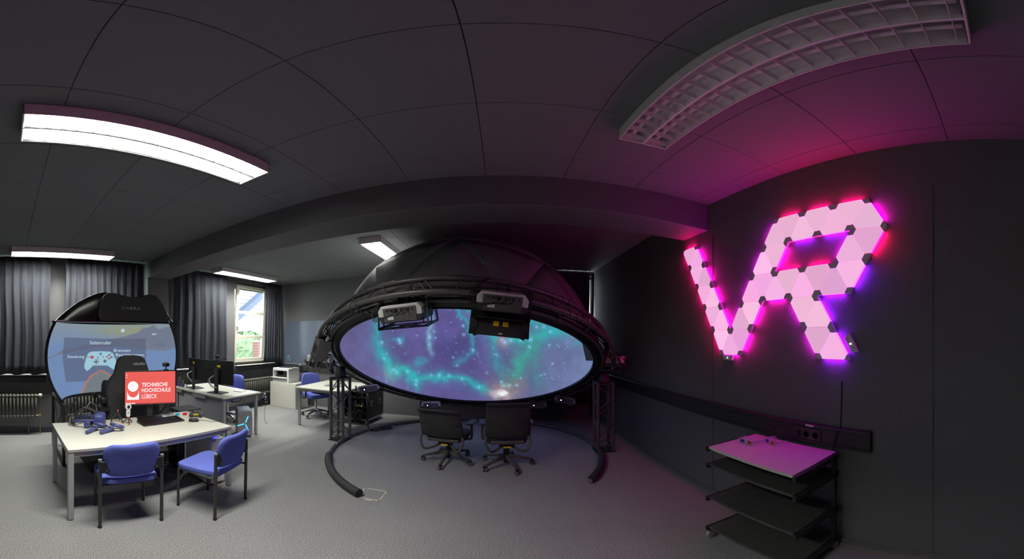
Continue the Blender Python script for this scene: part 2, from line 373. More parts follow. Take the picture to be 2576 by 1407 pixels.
# ------------------------------------------------------------------ ceiling lamps
def lamp(x, y, lit, label):
    t = thing('ceiling_lamp', label, 'ceiling lamp', (x, y, ZC), 0, 'louvred ceiling lamps'); W, Ln, H = .312, 1.62, .092
    b = MB(); e = .008
    b.span((-W / 2, -Ln / 2, -H), (-W / 2 + e, Ln / 2, 0)).span((W / 2 - e, -Ln / 2, -H), (W / 2, Ln / 2, 0)).span((-W / 2, -Ln / 2, -H), (W / 2, -Ln / 2 + e, 0)).span((-W / 2, Ln / 2 - e, -H), (W / 2, Ln / 2, 0)).span((-W / 2, -Ln / 2, -.006), (W / 2, Ln / 2, 0))
    b.build('housing', LAMPW, t, bevel=.002)
    for s_ in (-1, 1):
        pr_ = [(-.070, -.088), (-.064, -.045), (-.047, -.012), (.047, -.012), (.064, -.045), (.070, -.088)]
        MB().grid(lambda u, v: (s_ * .076 + pr_[round(u * 5)][0], (v - .5) * (Ln - .03), pr_[round(u * 5)][1]), 6, 2).build('reflector', REFL, t, solid=.001)
        if lit: MB().add([(s_ * .076 - .046, -Ln / 2 + .02, -.016), (s_ * .076 + .046, -Ln / 2 + .02, -.016), (s_ * .076 + .046, Ln / 2 - .02, -.016), (s_ * .076 - .046, Ln / 2 - .02, -.016)], [(0, 1, 2, 3)]).build('light_tray', emit('lit_lamp_tray', (1, .995, .925), LAMP, True), t)
        else: MB().cyl((s_ * .076, -Ln / 2 + .02, -.032), (s_ * .076, Ln / 2 - .02, -.032), .013).build('lamp_tube', WHITEP, t)
    MB().span((-.006, -Ln / 2 + e, -H + .004), (.006, Ln / 2 - e, -.05)).build('centre_rail', REFL, t)
    me = MB().prism([(-.14, -.05), (.14, -.05), (.14, -.088), (-.14, -.088)], -.001, .001, basis((0, 0, 0), (1, 0, 0), (0, 0, 1), (0, 1, 0))).mesh('louvre_blade')
    n = 19
    for k in range(n): shared('louvre_blade', me, REFL, t, TR((0, -Ln / 2 + Ln * (k + .5) / n, 0)))
lamp(-1.69, .89, True, 'lit ceiling lamp above the white table with blue chairs')
lamp(.825, .88, False, 'switched off ceiling lamp beside the glowing light panel sign')
lamp(-4.85, .88, True, 'lit ceiling lamp over the curved simulator screen')
lamp(-4.86, 4.66, True, 'lit ceiling lamp in front of the open window')
lamp(-1.715, 4.69, True, 'lit ceiling lamp partly hidden behind the dome')

# ------------------------------------------------------------------ curtains
def curtain(x, y0, y1, z0, z1, axis, label, k=9, amp=.035, flare=0.):
    rl = [random.uniform(.6, 1.3) for _ in range(k + 2)]
    def fn(u, v):
        ph = u * k; i = int(ph); a = amp * (rl[i] * (1 - (ph - i)) + rl[min(i + 1, k)] * (ph - i)) * (.55 + .45 * (1 - v))
        d = a * math.sin(2 * math.pi * ph) + .3 * a * math.sin(4.7 * math.pi * ph + 1)
        y = y0 + (y1 - y0) * u - flare * (1 - v) ** 2 * (1 - u) + .01 * math.sin(9 * v + 6 * u)
        z = z0 + (z1 - z0) * v + (.012 * math.sin(2 * math.pi * ph * .5) if v == 0 else 0)
        return (x + d, y, z) if axis == 'y' else (y, x + d, z)
    o = MB().grid(fn, k * 14 + 1, 14).build('curtain', CURT, solid=.003, smooth=60)
    return tag(o, label, 'curtain', 'grey blackout curtains')
CXP = XL + .16
curtain(CXP, -1.6, .73, 1.06, 3.06, 'y', 'grey pleated curtain left of the narrow wall pier, above a radiator', 15)
curtain(CXP, .99, 2.40, 1.06, 3.06, 'y', 'grey pleated curtain behind the curved simulator hood', 11)
curtain(CXP, 2.945, 4.42, 1.08, 3.06, 'y', 'wide grey pleated curtain between pillar and open window', 7)
curtain(CXP, 5.66, 6.26, 1.08, 3.06, 'y', 'bunched grey curtain drawn aside beside the open window', 8, .04, .10)
curtain(YF - .09, .2, 1.83, .3, 3.05, 'x', 'dark curtain on the end wall behind the dome', 10, .03)
curtain(YF - .09, 1.875, 1.93, .3, 3.05, 'x', 'thin strip of dark curtain in the corner by the sign wall', 1, .02)

# ------------------------------------------------------------------ radiators
def rib_mesh():
    b = MB()
    for dx in (-.035, .035):
        b.tube([(dx, 0, .03), (dx, 0, .39)], .017, 8)
    b.blob((0, 0, .035), (.125, .05, .06), .7, .7, 12, 7).blob((0, 0, .385), (.125, .05, .06), .7, .7, 12, 7)
    return b.mesh('rib')
RIB = rib_mesh(); RIB.polygons.foreach_set('use_smooth', [True] * len(RIB.polygons))
def radiator(y0, n, label, knob=True):
    t = thing('radiator', label, 'radiator', (XL + .16, y0, 0), 0, 'ribbed radiators under the windows')
    for k in range(n): shared('rib', RIB, RADM, t, TR((0, k * .0605, .31)))
    L_ = (n - 1) * .0605
    MB().cyl((0, 0, .345), (0, L_, .345), .014).cyl((0, 0, .695), (0, L_, .695), .014).build('header_pipe', RADM, t)
    for y in (.12, L_ - .12): MB().cyl((-.03, y, 0), (-.03, y, .36), .012, 8).build('foot', RADM, t)
    if knob:
        MB().cyl((0, L_, .695), (0, L_ + .05, .695), .012).cyl((0, L_ + .075, 0), (0, L_ + .075, .695), .008, 8).build('feed_pipe', BRASS, t)
        MB().blob((0, L_ + .075, .70), (.06, .07, .06), .8, .8).build('thermostat_knob', WHITEP, t)
        MB().cyl((0, L_, .345), (0, L_ + .09, .345), .011).blob((0, L_ + .07, .345), (.04, .04, .04)).build('valve', BRASS, t)
radiator(-.42, 16, 'dark ribbed radiator with a white knob below the pleated curtain')
radiator(.92, 18, 'dark ribbed radiator behind the curved simulator screen')
radiator(4.84, 19, 'grey ribbed radiator under the open window', False)

# ------------------------------------------------------------------ board, ducts and sockets on the far wall
t = thing('glass_board', 'dark glass magnet board on the end wall', 'board', (-3.6, YF - .002, 1.57))
MB().box((0, -.012, 0), (3.18, .014, 1.07)).build('glass', mat('blue_grey_board_glass', (.36, .40, .46), .22, 0, .03), t, bevel=.002)
MB().span((-1.6, -.018, -.565), (1.6, 0, -.536)).build('tray', STEEL, t, bevel=.003)
for i, (x, y, c) in enumerate(((721, 896, 'b'), (726, 896, 'y'), (722.5, 900.5, 'b'), (726.5, 901, 'b'), (730.5, 901, 'b'), (723.5, 905, 'b'), (729, 906.5, 'b'))):
    p = pY(x, y, YF - .024)
    o = MB().cyl((0, 0, 0), (0, -.010, 0), .017).build('board_magnet', mat('light_blue_magnet', (.35, .66, .85), .4) if c == 'b' else mat('cream_magnet', (.85, .78, .55), .4), loc=(p.x, YF - .019, p.z))
    tag(o, 'round light blue magnet on the dark glass board' if c == 'b' else 'round cream magnet on the dark glass board', 'magnet', 'board magnets')
def duct(name, label, loc, ln, rz, sockets, dcol):
    t = thing(name, label, 'cable duct', loc, rz)
    MB().span((0, 0, 0), (ln, .045, .15)).build('duct_body', dcol, t, bevel=.004)
    MB().span((0, .045, .022), (ln, .048, .026)).span((0, .045, .124), (ln, .048, .128)).build('duct_groove', SEAM, t)
    for s_ in sockets:
        p = MB().span((s_, .045, .03), (s_ + .24, .056, .118)).build('socket_plate', DARKP, t, bevel=.004)
        for k in range(3):
            x = s_ + .042 + k * .078
            if k < 2:
                MB().lathe([(.027, 0), (.027, .004), (.022, .004), (.020, -.008)], 20, TR((x, .056, .074), (R(-90), 0, 0))).build('socket', BLACKP, p)
            else: MB().box((x, .062, .07), (.05, .02, .06)).build('plug', BLACKP, p, bevel=.006)
        MB().span((s_ + .06, .046, .135), (s_ + .13, .052, .148)).build('white_label', WHITEP, t)
    return t
duct('cable_duct', 'black cable duct with sockets under the light panel sign', (XR, .79, .865), YF - .1 - .79, R(90), (.375,), BLACKM)
duct('cable_duct', 'dark cable duct with a socket below the glass board', (-1.2, YF, .865), 4.15, R(180), (3.4,), NAVY)

# ------------------------------------------------------------------ numpy picture helpers (projected images)
def vnoise(x, y, seed=0):
    g = np.random.default_rng(seed).random((64, 64)); xi = np.floor(x).astype(int); yi = np.floor(y).astype(int); fx = x - xi; fy = y - yi
    fx = fx * fx * (3 - 2 * fx); fy = fy * fy * (3 - 2 * fy); a = lambda i, j: g[(xi + i) % 64, (yi + j) % 64]
    return (a(0, 0) * (1 - fx) + a(1, 0) * fx) * (1 - fy) + (a(0, 1) * (1 - fx) + a(1, 1) * fx) * fy
def fbm(x, y, seed=0, o=4):
    s = 0; w_ = 0
    for k in range(o): s = s + vnoise(x * 2 ** k, y * 2 ** k, seed + k) * .5 ** k; w_ += .5 ** k
    return s / w_
def segdist(x, y, pl):
    d = np.full(x.shape, 1e9)
    for (ax, ay), (bx, by) in zip(pl[:-1], pl[1:]):
        t = np.clip(((x - ax) * (bx - ax) + (y - ay) * (by - ay)) / ((bx - ax) ** 2 + (by - ay) ** 2), 0, 1)
        d = np.minimum(d, np.hypot(x - ax - t * (bx - ax), y - ay - t * (by - ay)))
    return d
def mixc(c, col, f): return c * (1 - f[:, None]) + np.array(col)[None] * f[:, None]
def inpoly(x, y, P):
    r = np.zeros(x.shape, bool); n = len(P)
    for i in range(n):
        (ax, ay), (bx, by) = P[i], P[(i + 1) % n]
        c = ((ay > y) != (by > y)) & (x < (bx - ax) * (y - ay) / ((by - ay) if by != ay else 1e-9) + ax); r ^= c
    return r
def soft(x, y, P, e=1.):                               # soft-edged polygon mask
    d = segdist(x, y, list(P) + [P[0]]); return np.where(inpoly(x, y, P), np.clip(.5 + d / (2 * e), 0, 1), np.clip(.5 - d / (2 * e), 0, 1))
def s2l(c): c = np.clip(c, 0, 1); return np.where(c <= .04045, c / 12.92, ((c + .055) / 1.055) ** 2.4)
def paint(me, cols):
    a = me.color_attributes.new('image', 'FLOAT_COLOR', 'POINT'); f = np.ones((len(me.vertices), 4), np.float32); f[:, :3] = cols
    a.data.foreach_set('color', f.ravel())

# ------------------------------------------------------------------ projection dome
DC = Vector((-.49, 4.37, 1.21)); TILT, AZ = R(25.1), R(2.5)
DN = Vector((math.sin(TILT) * math.sin(AZ), math.sin(TILT) * math.cos(AZ), math.cos(TILT)))
D1 = Vector((math.cos(AZ), -math.sin(AZ), 0)); D2 = -(DN.cross(D1))       # D2 points to the high front edge
def rim(phi, r, h): return DC + (D1 * math.cos(phi) + D2 * math.sin(phi)) * r + DN * h
def dome_image(x, y):
    c = np.zeros((len(x), 3)); c[:] = (.40, .39, .57)
    u = np.clip((x - 845) / 660, 0, 1)
    c = mixc(c, (.37, .34, .58), np.exp(-((u - .42) / .26) ** 2) * .9)
    c = mixc(c, (.43, .51, .66), np.clip((u - .72) / .28, 0, 1))
    c = mixc(c, (.50, .48, .64), np.clip((y - 900) / 110, 0, 1) * np.clip(1 - u * 2.4, 0, 1) * .8)
    c = mixc(c, (.27, .26, .47), np.exp(-(((x - 1150) / 60) ** 2 + ((y - 880) / 40) ** 2)) * .7)
    n1 = fbm(x / 42, y / 42, 3); n2 = fbm(x / 13, y / 13, 9, 5); n3 = fbm(x / 3.5, y / 3.5, 41, 2)
    c = c * (.84 + .22 * n1 + .08 * n2)[:, None]
    wx = x + 26 * (fbm(x / 30, y / 30, 21) - .5); wy = y + 26 * (fbm(x / 30, y / 30, 31) - .5)
    teal = (.22, .68, .70); cy = (.45, .90, .95)
    def fil(pl, wd, s, col=teal):
        nonlocal c
        d = segdist(wx, wy, pl); c = mixc(c, col, np.clip(s * np.exp(-(d / wd) ** 1.4) * (.30 + .8 * n2 + .45 * n3), 0, .95))
    fil([(955, 760), (952, 850), (965, 905), (1000, 932), (1050, 950)], 13, .8); fil([(960, 890), (1000, 928), (1050, 946), (1115, 948), (1165, 957), (1215, 978), (1262, 990)], 10, 1.0)
    fil([(1035, 950), (1047, 975)], 9, .9); fil([(1083, 770), (1083, 885)], 6, .7, (.55, .85, .85)); fil([(1135, 770), (1170, 810), (1190, 850), (1190, 885)], 6, .75)
    fil([(1165, 770), (1200, 800), (1235, 850), (1280, 862)], 10, .6); fil([(1240, 850), (1300, 855), (1350, 850), (1420, 825)], 15, 1.0); fil([(1330, 805), (1400, 825), (1430, 820)], 16, 1.05)
    fil([(1335, 870), (1300, 930), (1285, 965)], 22, .95, (.25, .64, .58)); fil([(1330, 860), (1345, 900), (1350, 960)], 22, .5, (.28, .60, .60)); fil([(1240, 870), (1255, 920), (1275, 965)], 12, .5)
    fil([(1180, 885), (1150, 915)], 8, .5); fil([(1045, 915), (1070, 905)], 7, .6); fil([(1450, 865), (1480, 868)], 8, .45)
    fil([(990, 850), (1010, 855)], 6, .6)
    for (bx, by, s, col, a) in ((1268, 858, 17, (.75, .42, .52), .8), (1270, 985, 28, (.70, .48, .45), .95), (1300, 975, 24, (.52, .45, .50), .8), (1245, 985, 22, (.55, .45, .55), .7), (1275, 962, 16, (.35, .40, .47), .8), (985, 938, 22, (.45, .75, .70), .5)):
        d = np.hypot(wx - bx, wy - by); c = mixc(c, col, np.clip(a * np.exp(-(d / s) ** 2) * (.6 + .7 * n2), 0, 1))
    spots = [(960, 862, 3.5), (966, 903, 3), (972, 890, 2), (990, 930, 4), (998, 937, 3), (1025, 935, 3), (1047, 958, 3), (1047, 968, 3), (1085, 945, 3), (1105, 945, 3.5), (1130, 945, 3), (1167, 842, 3), (1165, 820, 3), (1190, 881, 2.5), (1225, 938, 2.5), (1262, 962, 3), (1335, 855, 4), (1332, 873, 3), (1382, 868, 2), (1350, 823, 3), (1368, 823, 3), (1385, 835, 3), (1310, 857, 3), (1270, 862, 5), (1262, 855, 3), (1285, 858, 4), (1205, 975, 3), (1162, 953, 2.5), (1093, 835, 2), (1095, 850, 2), (1078, 868, 3), (1080, 850, 3), (1006, 862, 4), (1003, 855, 3), (1150, 920, 2), (1250, 893, 2.5), (1300, 970, 3), (1310, 952, 2), (1140, 900, 2), (1370, 942, 2), (1120, 770, 3), (1390, 915, 2), (1360, 945, 2)]
    for _ in range(150): spots.append((random.uniform(950, 1450), random.uniform(775, 995), random.uniform(.6, 1.3)))
    for (bx, by, s) in spots:
        d = np.hypot(x - bx, y - by); c = mixc(c, cy, np.clip(.55 * np.exp(-(d / (s * 1.5)) ** 2) * (.2 + 1.2 * n3), 0, 1)); c = mixc(c, (.62, .72, 1.0), np.clip(1.3 * np.exp(-(d / (s * .7)) ** 2) * (.3 + 1.2 * n3), 0, 1) * (.4 if s < 1.7 else .85))
    d = np.hypot((wx - 1266) / 22, (wy - 992) / 9); c = mixc(c, (.93, .95, .97), np.clip(1.5 * np.exp(-d ** 2) * (n2 * 1.8 - .25), 0, 1))
    d = np.hypot((wx - 1274) / 12, (wy - 967) / 8); c = mixc(c, (.75, .93, .95), np.clip(1.3 * np.exp(-d ** 2) * (n2 * 1.8 - .3), 0, 1))
    return s2l(c)
def dome():
    t = thing('projection_dome', 'large black tilted projection dome showing a glowing nebula', 'dome'); NU, NV = 420, 150
    b = MB().grid(lambda u, v: DC + (DN * math.cos(v * math.pi / 2) + (D1 * math.cos(2 * math.pi * u) + D2 * math.sin(2 * math.pi * u)) * math.sin(v * math.pi / 2)) * 1.75, NU, NV, True)
    me = b.mesh('dome_screen'); x, y = to_px(b.v); paint(me, dome_image(x, y))
    put('dome_screen', me, picture('projected_nebula', 1.0), t, label='concave screen with a violet and teal nebula image')
    def sph(c, a, r=1.885): return DC + (DN * math.cos(R(c)) + (D1 * math.cos(R(a)) + D2 * math.sin(R(a))) * math.sin(R(c))) * r
    pole = sph(0, 0); r1 = [sph(31.72, 52 + 72 * k) for k in range(5)]; w2 = [sph(63.43 if j_ % 2 == 0 else 58.28, 52 + 36 * j_) for j_ in range(10)]; rm = [sph(90, 70 + 36 * j_) for j_ in range(10)]
    F = [(pole, r1[k], r1[(k + 1) % 5]) for k in range(5)]
    for k in range(5): F += [(r1[k], w2[2 * k], w2[2 * k + 1]), (r1[k], w2[(2 * k - 1) % 10], w2[2 * k]), (r1[k], r1[(k + 1) % 5], w2[2 * k + 1])]
    for j_ in range(10): F += [(w2[j_], w2[(j_ + 1) % 10], rm[j_]), (rm[(j_ - 1) % 10], rm[j_], w2[j_])]
    def bulge(f_, n_=6):
        b = MB(); idx = {}; vs = []; fs = []
        for i_ in range(n_ + 1):
            for k_ in range(n_ + 1 - i_):
                p = (f_[0] * i_ + f_[1] * k_ + f_[2] * (n_ - i_ - k_)) / n_; d = (p - DC); q = d.normalized() * 1.862; vs.append(DC + d * .28 * (1.862 / 1.885) + q * .72); idx[i_, k_] = len(vs) - 1
        for i_ in range(n_):
            for k_ in range(n_ - i_):
                fs.append((idx[i_, k_], idx[i_ + 1, k_], idx[i_, k_ + 1]))
                if k_ < n_ - i_ - 1: fs.append((idx[i_ + 1, k_], idx[i_ + 1, k_ + 1], idx[i_, k_ + 1]))
        return b.add(vs, fs)
    for f_ in F: bulge(f_).build('dome_panel', mat('black_dome_fabric', (.42, .42, .425), .62, 0, .05), t, smooth=60, solid=.004)
    pr_ = [(1.748, .0), (1.748, -.03), (1.80, -.045), (1.84, -.02), (1.90, .0)]
    MB().grid(lambda u, v: rim(2 * math.pi * u, *pr_[round(v * 4)]), 120, 5, True).build('rim_band', BLACKP, t)
    MB().tube([rim(2 * math.pi * k / 120, 1.795, -.05) for k in range(120)], .008, 6, True).build('rim_cable', CABLE, t)
    A, B, C_ = (1.875, -.02), (2.03, -.03), (1.955, .160)
    for q, r in ((A, .021), (B, .026), (C_, .026)):
        MB().tube([rim(2 * math.pi * k / 144, *q) for k in range(144)], r, 12, True).build('truss_tube', TRUSSM, t)
    N = 29
    for k in range(N):
        a = 2 * math.pi * (k + .30) / N; c = 2 * math.pi * (k + .62) / N; d = 2 * math.pi * (k + 1.24) / N
        strut('brace', rim(c - .03, *C_), rim(a - .03, *B), .009, TRUSSM, t, 6); strut('brace', rim(c + .015, *C_), rim(d - .10, *B), .009, TRUSSM, t, 6)
        strut('brace', rim(a, *A), rim(c, *B), .008, TRUSSM, t, 6)
        if k % 2: strut('brace', rim(a, *A), rim(c, *C_), .008, TRUSSM, t, 6)
    for k in range(6):                                  # joints between truss segments
        a = R(60 * k + 53)
        for q in (A, B, C_):
            for da in (-.022, .022): MB().cyl(rim(a + da - .006, *q), rim(a + da + .006, *q), .032).build('coupler', TRUSSM, t)
            for da in (-.010, .010): MB().blob(rim(a + da, q[0] - .03, q[1] - .005), (.016, .016, .016), 1, 1, 8, 6).build('bolt', CHROME, t)
    for s_, ph in ((-1, math.pi), (1, 0)):              # swivel joints over the two towers
        p = rim(ph, 1.95, 0); q = Vector((-2.44, 4.38, 1.06)) if s_ < 0 else Vector((1.454, 4.26, 1.06))
        MB().prism([(-.11, 0), (.11, 0), (.06, p.z - 1.03), (-.06, p.z - 1.03)], -.05, .05, basis((q.x, q.y, 1.045), (0, 1, 0), (0, 0, 1), (1, 0, 0))).build('swivel_joint', BLACKM, t, bevel=.006)
    for k in range(9):                                  # bundled cables inside the truss
        o1, o2, w_ = random.uniform(-.03, .03), random.uniform(-.03, .03), random.uniform(0, 6)
        MB().tube([rim(R(20 + 140 * i / 60), 1.94 + o1 + .018 * math.sin(i * .7 + w_), .02 + o2 + .012 * math.cos(i * .9 + w_)) for i in range(61)], .006, 5).build('truss_cable', CABLE, t)
    return t
dome()
def tower(c, ang, label):
    t = thing('truss_tower', label, 'truss tower', (c[0], c[1], 0), 0, 'black truss towers'); H = 1.035; hd = .155
    P = [Vector((math.cos(ang + k * math.pi / 2) * hd, math.sin(ang + k * math.pi / 2) * hd, 0)) for k in range(4)]
    for p in P: strut('leg', p + Vector((0, 0, .012)), p + Vector((0, 0, H)), .0245, TRUSSM, t, 14)
    q = .17; MB().prism([(math.cos(ang + k * math.pi / 2) * .20, math.sin(ang + k * math.pi / 2) * .20) for k in range(4)], 0, .012).build('base_plate', BLACKM, t)
    MB().prism([(math.cos(ang + k * math.pi / 2) * .185, math.sin(ang + k * math.pi / 2) * .185) for k in range(4)], H, H + .012).build('top_plate', BLACKM, t)
    for k in range(4):
        a, b_ = P[k], P[(k + 1) % 4]; n = 5
        for z in (.10, H - .02): strut('brace', a + Vector((0, 0, z)), b_ + Vector((0, 0, z)), .009, TRUSSM, t, 6)
        for i in range(n):
            z0, z1 = .11 + (H - .15) * i / n, .11 + (H - .15) * (i + 1) / n; m = (z0 + z1) / 2
            f_, g_ = (a, b_) if (i + k) % 2 else (b_, a)
            strut('brace', f_ + Vector((0, 0, z0)), g_ + Vector((0, 0, z1)), .008, TRUSSM, t, 6)
tower((-2.44, 4.38), math.atan2(-4.38, 2.44) + R(14), 'black lattice tower under the dome beside the white rear desk')
tower((1.454, 4.26), math.atan2(-4.26, -1.454) + R(-29), 'black lattice tower under the dome beside the dark sign wall')
def floor_ring():
    t = thing('floor_ring', 'black tube ring lying on the carpet under the dome', 'tube ring', (-.49, 4.37, 0)); Rr = 1.855
    MB().tube(arc((0, 0), Rr, -30, 236, 110, .03), .030, 12).build('ring_tube', TRUSSM, t)
    for a0, a1 in ((-38, -8), (206, 244)): MB().tube(arc((0, 0), Rr, a0, a1, 24, .047), .047, 14).build('foam_sleeve', mat('black_foam', (.17, .17, .175), .8, 0, .1, 40, .2), t)
    for a in (-6, -1, 20, 160, 187, 192): 
        p = arc((0, 0), Rr - .02, a, a, 1, .058)[0]; MB().blob(p, (.022, .022, .018), 1, 1, 8, 6).build('bolt', CHROME, t)
    p = arc((0, 0), Rr, -38.3, -39.8, 1, .045); MB().cyl(p[0], p[1], .026).build('end_fitting', CHROME, t)
    p = arc((0, 0), Rr, 244, 244.4, 1, .047); MB().cyl(p[0], p[1], .036).build('end_cap', CABLE, t)
floor_ring()

# projectors in cages: local +Y is the lens direction, origin at the body centre
def xplate(w, d, th):                                   # plate with two crossed bars and a rim, lying in XY
    b = MB(); e = .06
    b.span((-w / 2, -d / 2, 0), (w / 2, -d / 2 + e, th)).span((-w / 2, d / 2 - e, 0), (w / 2, d / 2, th)).span((-w / 2, -d / 2, 0), (-w / 2 + e, d / 2, th)).span((w / 2 - e, -d / 2, 0), (w / 2, d / 2, th))
    for s_ in (1, -1):
        L_ = math.hypot(w, d) - .06; b.box((0, 0, th / 2), (L_, e, th * .9), TR((0, 0, 0), (0, 0, s_ * math.atan2(d, w))))
    b.box((0, 0, th / 2), (.10, .10, th * .95)); return b
def projector(loc, yaw, pitch, roll, label, vents=True, stickers=False, sc=1., hang=True, up=.16):
    M = Matrix.Translation(Vector(loc)) @ Matrix.Rotation(R(yaw), 4, 'Z') @ Matrix.Rotation(R(pitch), 4, 'X') @ Matrix.Rotation(R(roll), 4, 'Y') @ Matrix.Diagonal((sc, sc, sc, 1))
    t = thing('projector', label, 'projector', M=M, group='projectors around the dome rim'); W, D_, H = .40, .34, .15
    XZ = basis((0, 0, 0), (1, 0, 0), (0, 0, 1), (0, -1, 0))
    oct_ = [(-W / 2 + .035, H / 2), (W / 2 - .035, H / 2), (W / 2, H / 2 - .04), (W / 2, -.02), (-W / 2, -.02), (-W / 2, H / 2 - .04)]
    MB().prism(oct_, -D_ / 2, D_ / 2, XZ).build('body', WHITEP, t, bevel=.006)
    low = [(-W / 2, -.02), (W / 2, -.02), (W / 2 - .02, -H / 2), (-W / 2 + .02, -H / 2)]
    MB().prism(low, -D_ / 2, D_ / 2, XZ).build('lower_shell', DARKP, t, bevel=.004)
    p = MB().span((-W / 2 + .05, -D_ / 2 - .006, -H / 2 + .008), (W / 2 - .05, -D_ / 2 + .002, H / 2 - .02)).build('rear_panel', mat('projector_rear_panel', (.33, .33, .32), .5), t, bevel=.002)
    for i, (x, z, w_, h_) in enumerate(((-.11, .035, .02, .012), (-.07, .035, .02, .016), (-.03, .038, .03, .01), (-.03, .022, .03, .01), (.02, .036, .016, .012), (.05, .036, .012, .012), (.08, .034, .02, .014), (.12, .03, .008, .014))):
        MB().box((x, -D_ / 2 - .008, z), (w_, .006, h_)).build('connector_port', BLACKP, p)
    MB().box((-.085, -D_ / 2 - .0075, -.030), (.055, .003, .030)).build('type_label', WHITEP, p)
    for k in range(5): MB().box((-.07 + k * .045, -D_ / 2 - .0075, -.055), (.026, .002, .004)).build('printed_mark', GREYP, p)
    for s_ in (-1, 1):
        g = MB()
        for a in range(3):
            for k in range(9): g.box((s_ * (W / 2 + .001), -.11 + k * .027, .045 - .02 * a - .01), (.003, .014, .012))
        g.build('vent_grille', DARKP, t)
    MB().span((-W / 2 + .04, D_ / 2 - .002, -.055), (W / 2 - .04, D_ / 2 + .004, .05)).build('front_panel', mat('projector_front', (.42, .43, .44), .45), t, bevel=.003)
    MB().lathe([(.036, 0), (.036, .03), (.028, .03), (.026, .012)], 20, TR((.07, D_ / 2, .0), (R(-90), 0, 0))).build('lens_ring', BLACKP, t)
    MB().cyl((.07, D_ / 2 + .008, 0), (.07, D_ / 2 + .014, 0), .013).build('lens', emit('projector_lens_glow', (.75, .8, 1.), 2.5), t)
    # cage
    b = xplate(W + .06, D_ - .02, .006); b.build('cage_bottom', BLACKM, t, loc=(0, 0, -H / 2 - .055))
    for s_ in (-1, 1):
        c = MB(); z0, z1 = -H / 2 - .055, H / 2 + .02; y0, y1 = -D_ / 2 + .01, D_ / 2 - .01; e = .022
        c.span((-.003, y0, z0), (.003, y1, z0 + e)).span((-.003, y0 + .06, z1 - e), (.003, y1, z1)).span((-.003, y1 - e, z0), (.003, y1, z1))
        for ya, yb in ((y0, y0 + .06), (y0 + .10, y0 + .16), (y1 - .03, y0 + .20)):
            c.add([(-.003, ya, z0), (.003, ya, z0), (.003, ya + e, z0), (-.003, ya + e, z0), (-.003, yb, z1), (.003, yb, z1), (.003, yb + e, z1), (-.003, yb + e, z1)], [(0, 1, 2, 3), (4, 7, 6, 5), (0, 4, 5, 1), (1, 5, 6, 2), (2, 6, 7, 3), (3, 7, 4, 0)])
        c.build('cage_side', BLACKM, t, loc=(s_ * (W / 2 + .028), 0, 0))
    if hang:
        for x in (-.05, .04): MB().span((x - .003, -.06, H / 2), (x + .003, .04, H / 2 + up)).build('hanger_plate', BLACKM, t)
        MB().span((-W / 2 - .03, -.03, H / 2 + .012), (W / 2 + .03, .03, H / 2 + .02)).build('cage_top_bar', BLACKM, t)
    for sx in (-.14, .14): MB().cyl((sx, 0, -H / 2 - .05), (sx, 0, -H / 2), .008, 8).build('spacer', ALU, t)
    if stickers:                                        # slanted lower cage plate turned to the room
        KM = TR((0, -D_ / 2 + .045, -H / 2 - .10), (R(62), 0, 0)); k = xplate(W + .07, .20, .006).box((0, 0, -.002), (W + .06, .19, .004)); k.v = [tuple(KM @ Vector(v)) for v in k.v]; k.build('cage_skirt', BLACKM, t)
        for x in (-.03, .045): MB().span((x - .022, -.02, .006), (x + .022, .02, .009), KM).build('yellow_sticker', YELLOW, t)
        MB().span((-.005, -.085, .006), (.025, -.075, .009), KM).build('white_label', WHITEP, t)
    # cable loop at the back
    for k in range(3):
        a = Vector((-.02 + .05 * k, -D_ / 2 - .008, .03)); MB().tube(smoothpath([a, a + Vector((-.04, -.05, -.03)), Vector((-W / 2 - .02, -D_ / 2 - .05, -.04 + .015 * k)), Vector((-W / 2 - .05, -D_ / 2 + .02, .05)), Vector((-W / 2 + .02, -.05, H / 2 + .05)), Vector((-W / 2 + .06 + .02 * k, .02, H / 2 + .10))]), .004, 5).build('cable', CABLE, t)
    return t
projector(pr(1024, 783, 2.83), -5, 12, -4, 'pale projector with grey rear panel hanging under the dome truss', sc=1.02, up=.10)
projector(pr(1262, 757, 2.52), 2, 12, 6, 'projector with two yellow stickers on its black cage', stickers=True, sc=.99, up=.07)
projector(pr(808, 913, 4.35), -66, -4, -12, 'projector caged at the dome side above the white rear desk', up=.05)
projector(pr(1543, 910, 4.45), 62, 0, 4, 'pink lit projector caged at the dome side by the sign wall', up=.05)
projector(pr(928, 980, 5.5), 200, 10, 8, 'projector under the low dome rim above the flight case', hang=False, sc=.95)
projector(pr(1085, 1019, 6.02), 190, 8, 0, 'projector under the dome rim behind the low backed office chair', hang=False, sc=.9)
projector(pr(1352, 1019, 6.05), 172, 8, 0, 'projector under the dome rim right behind the high backed office chair', hang=False, sc=.9)
projector(pr(1422, 1007, 5.75), 165, 6, -12, 'tilted projector under the dome rim near the sign wall tower', hang=False, sc=.95)
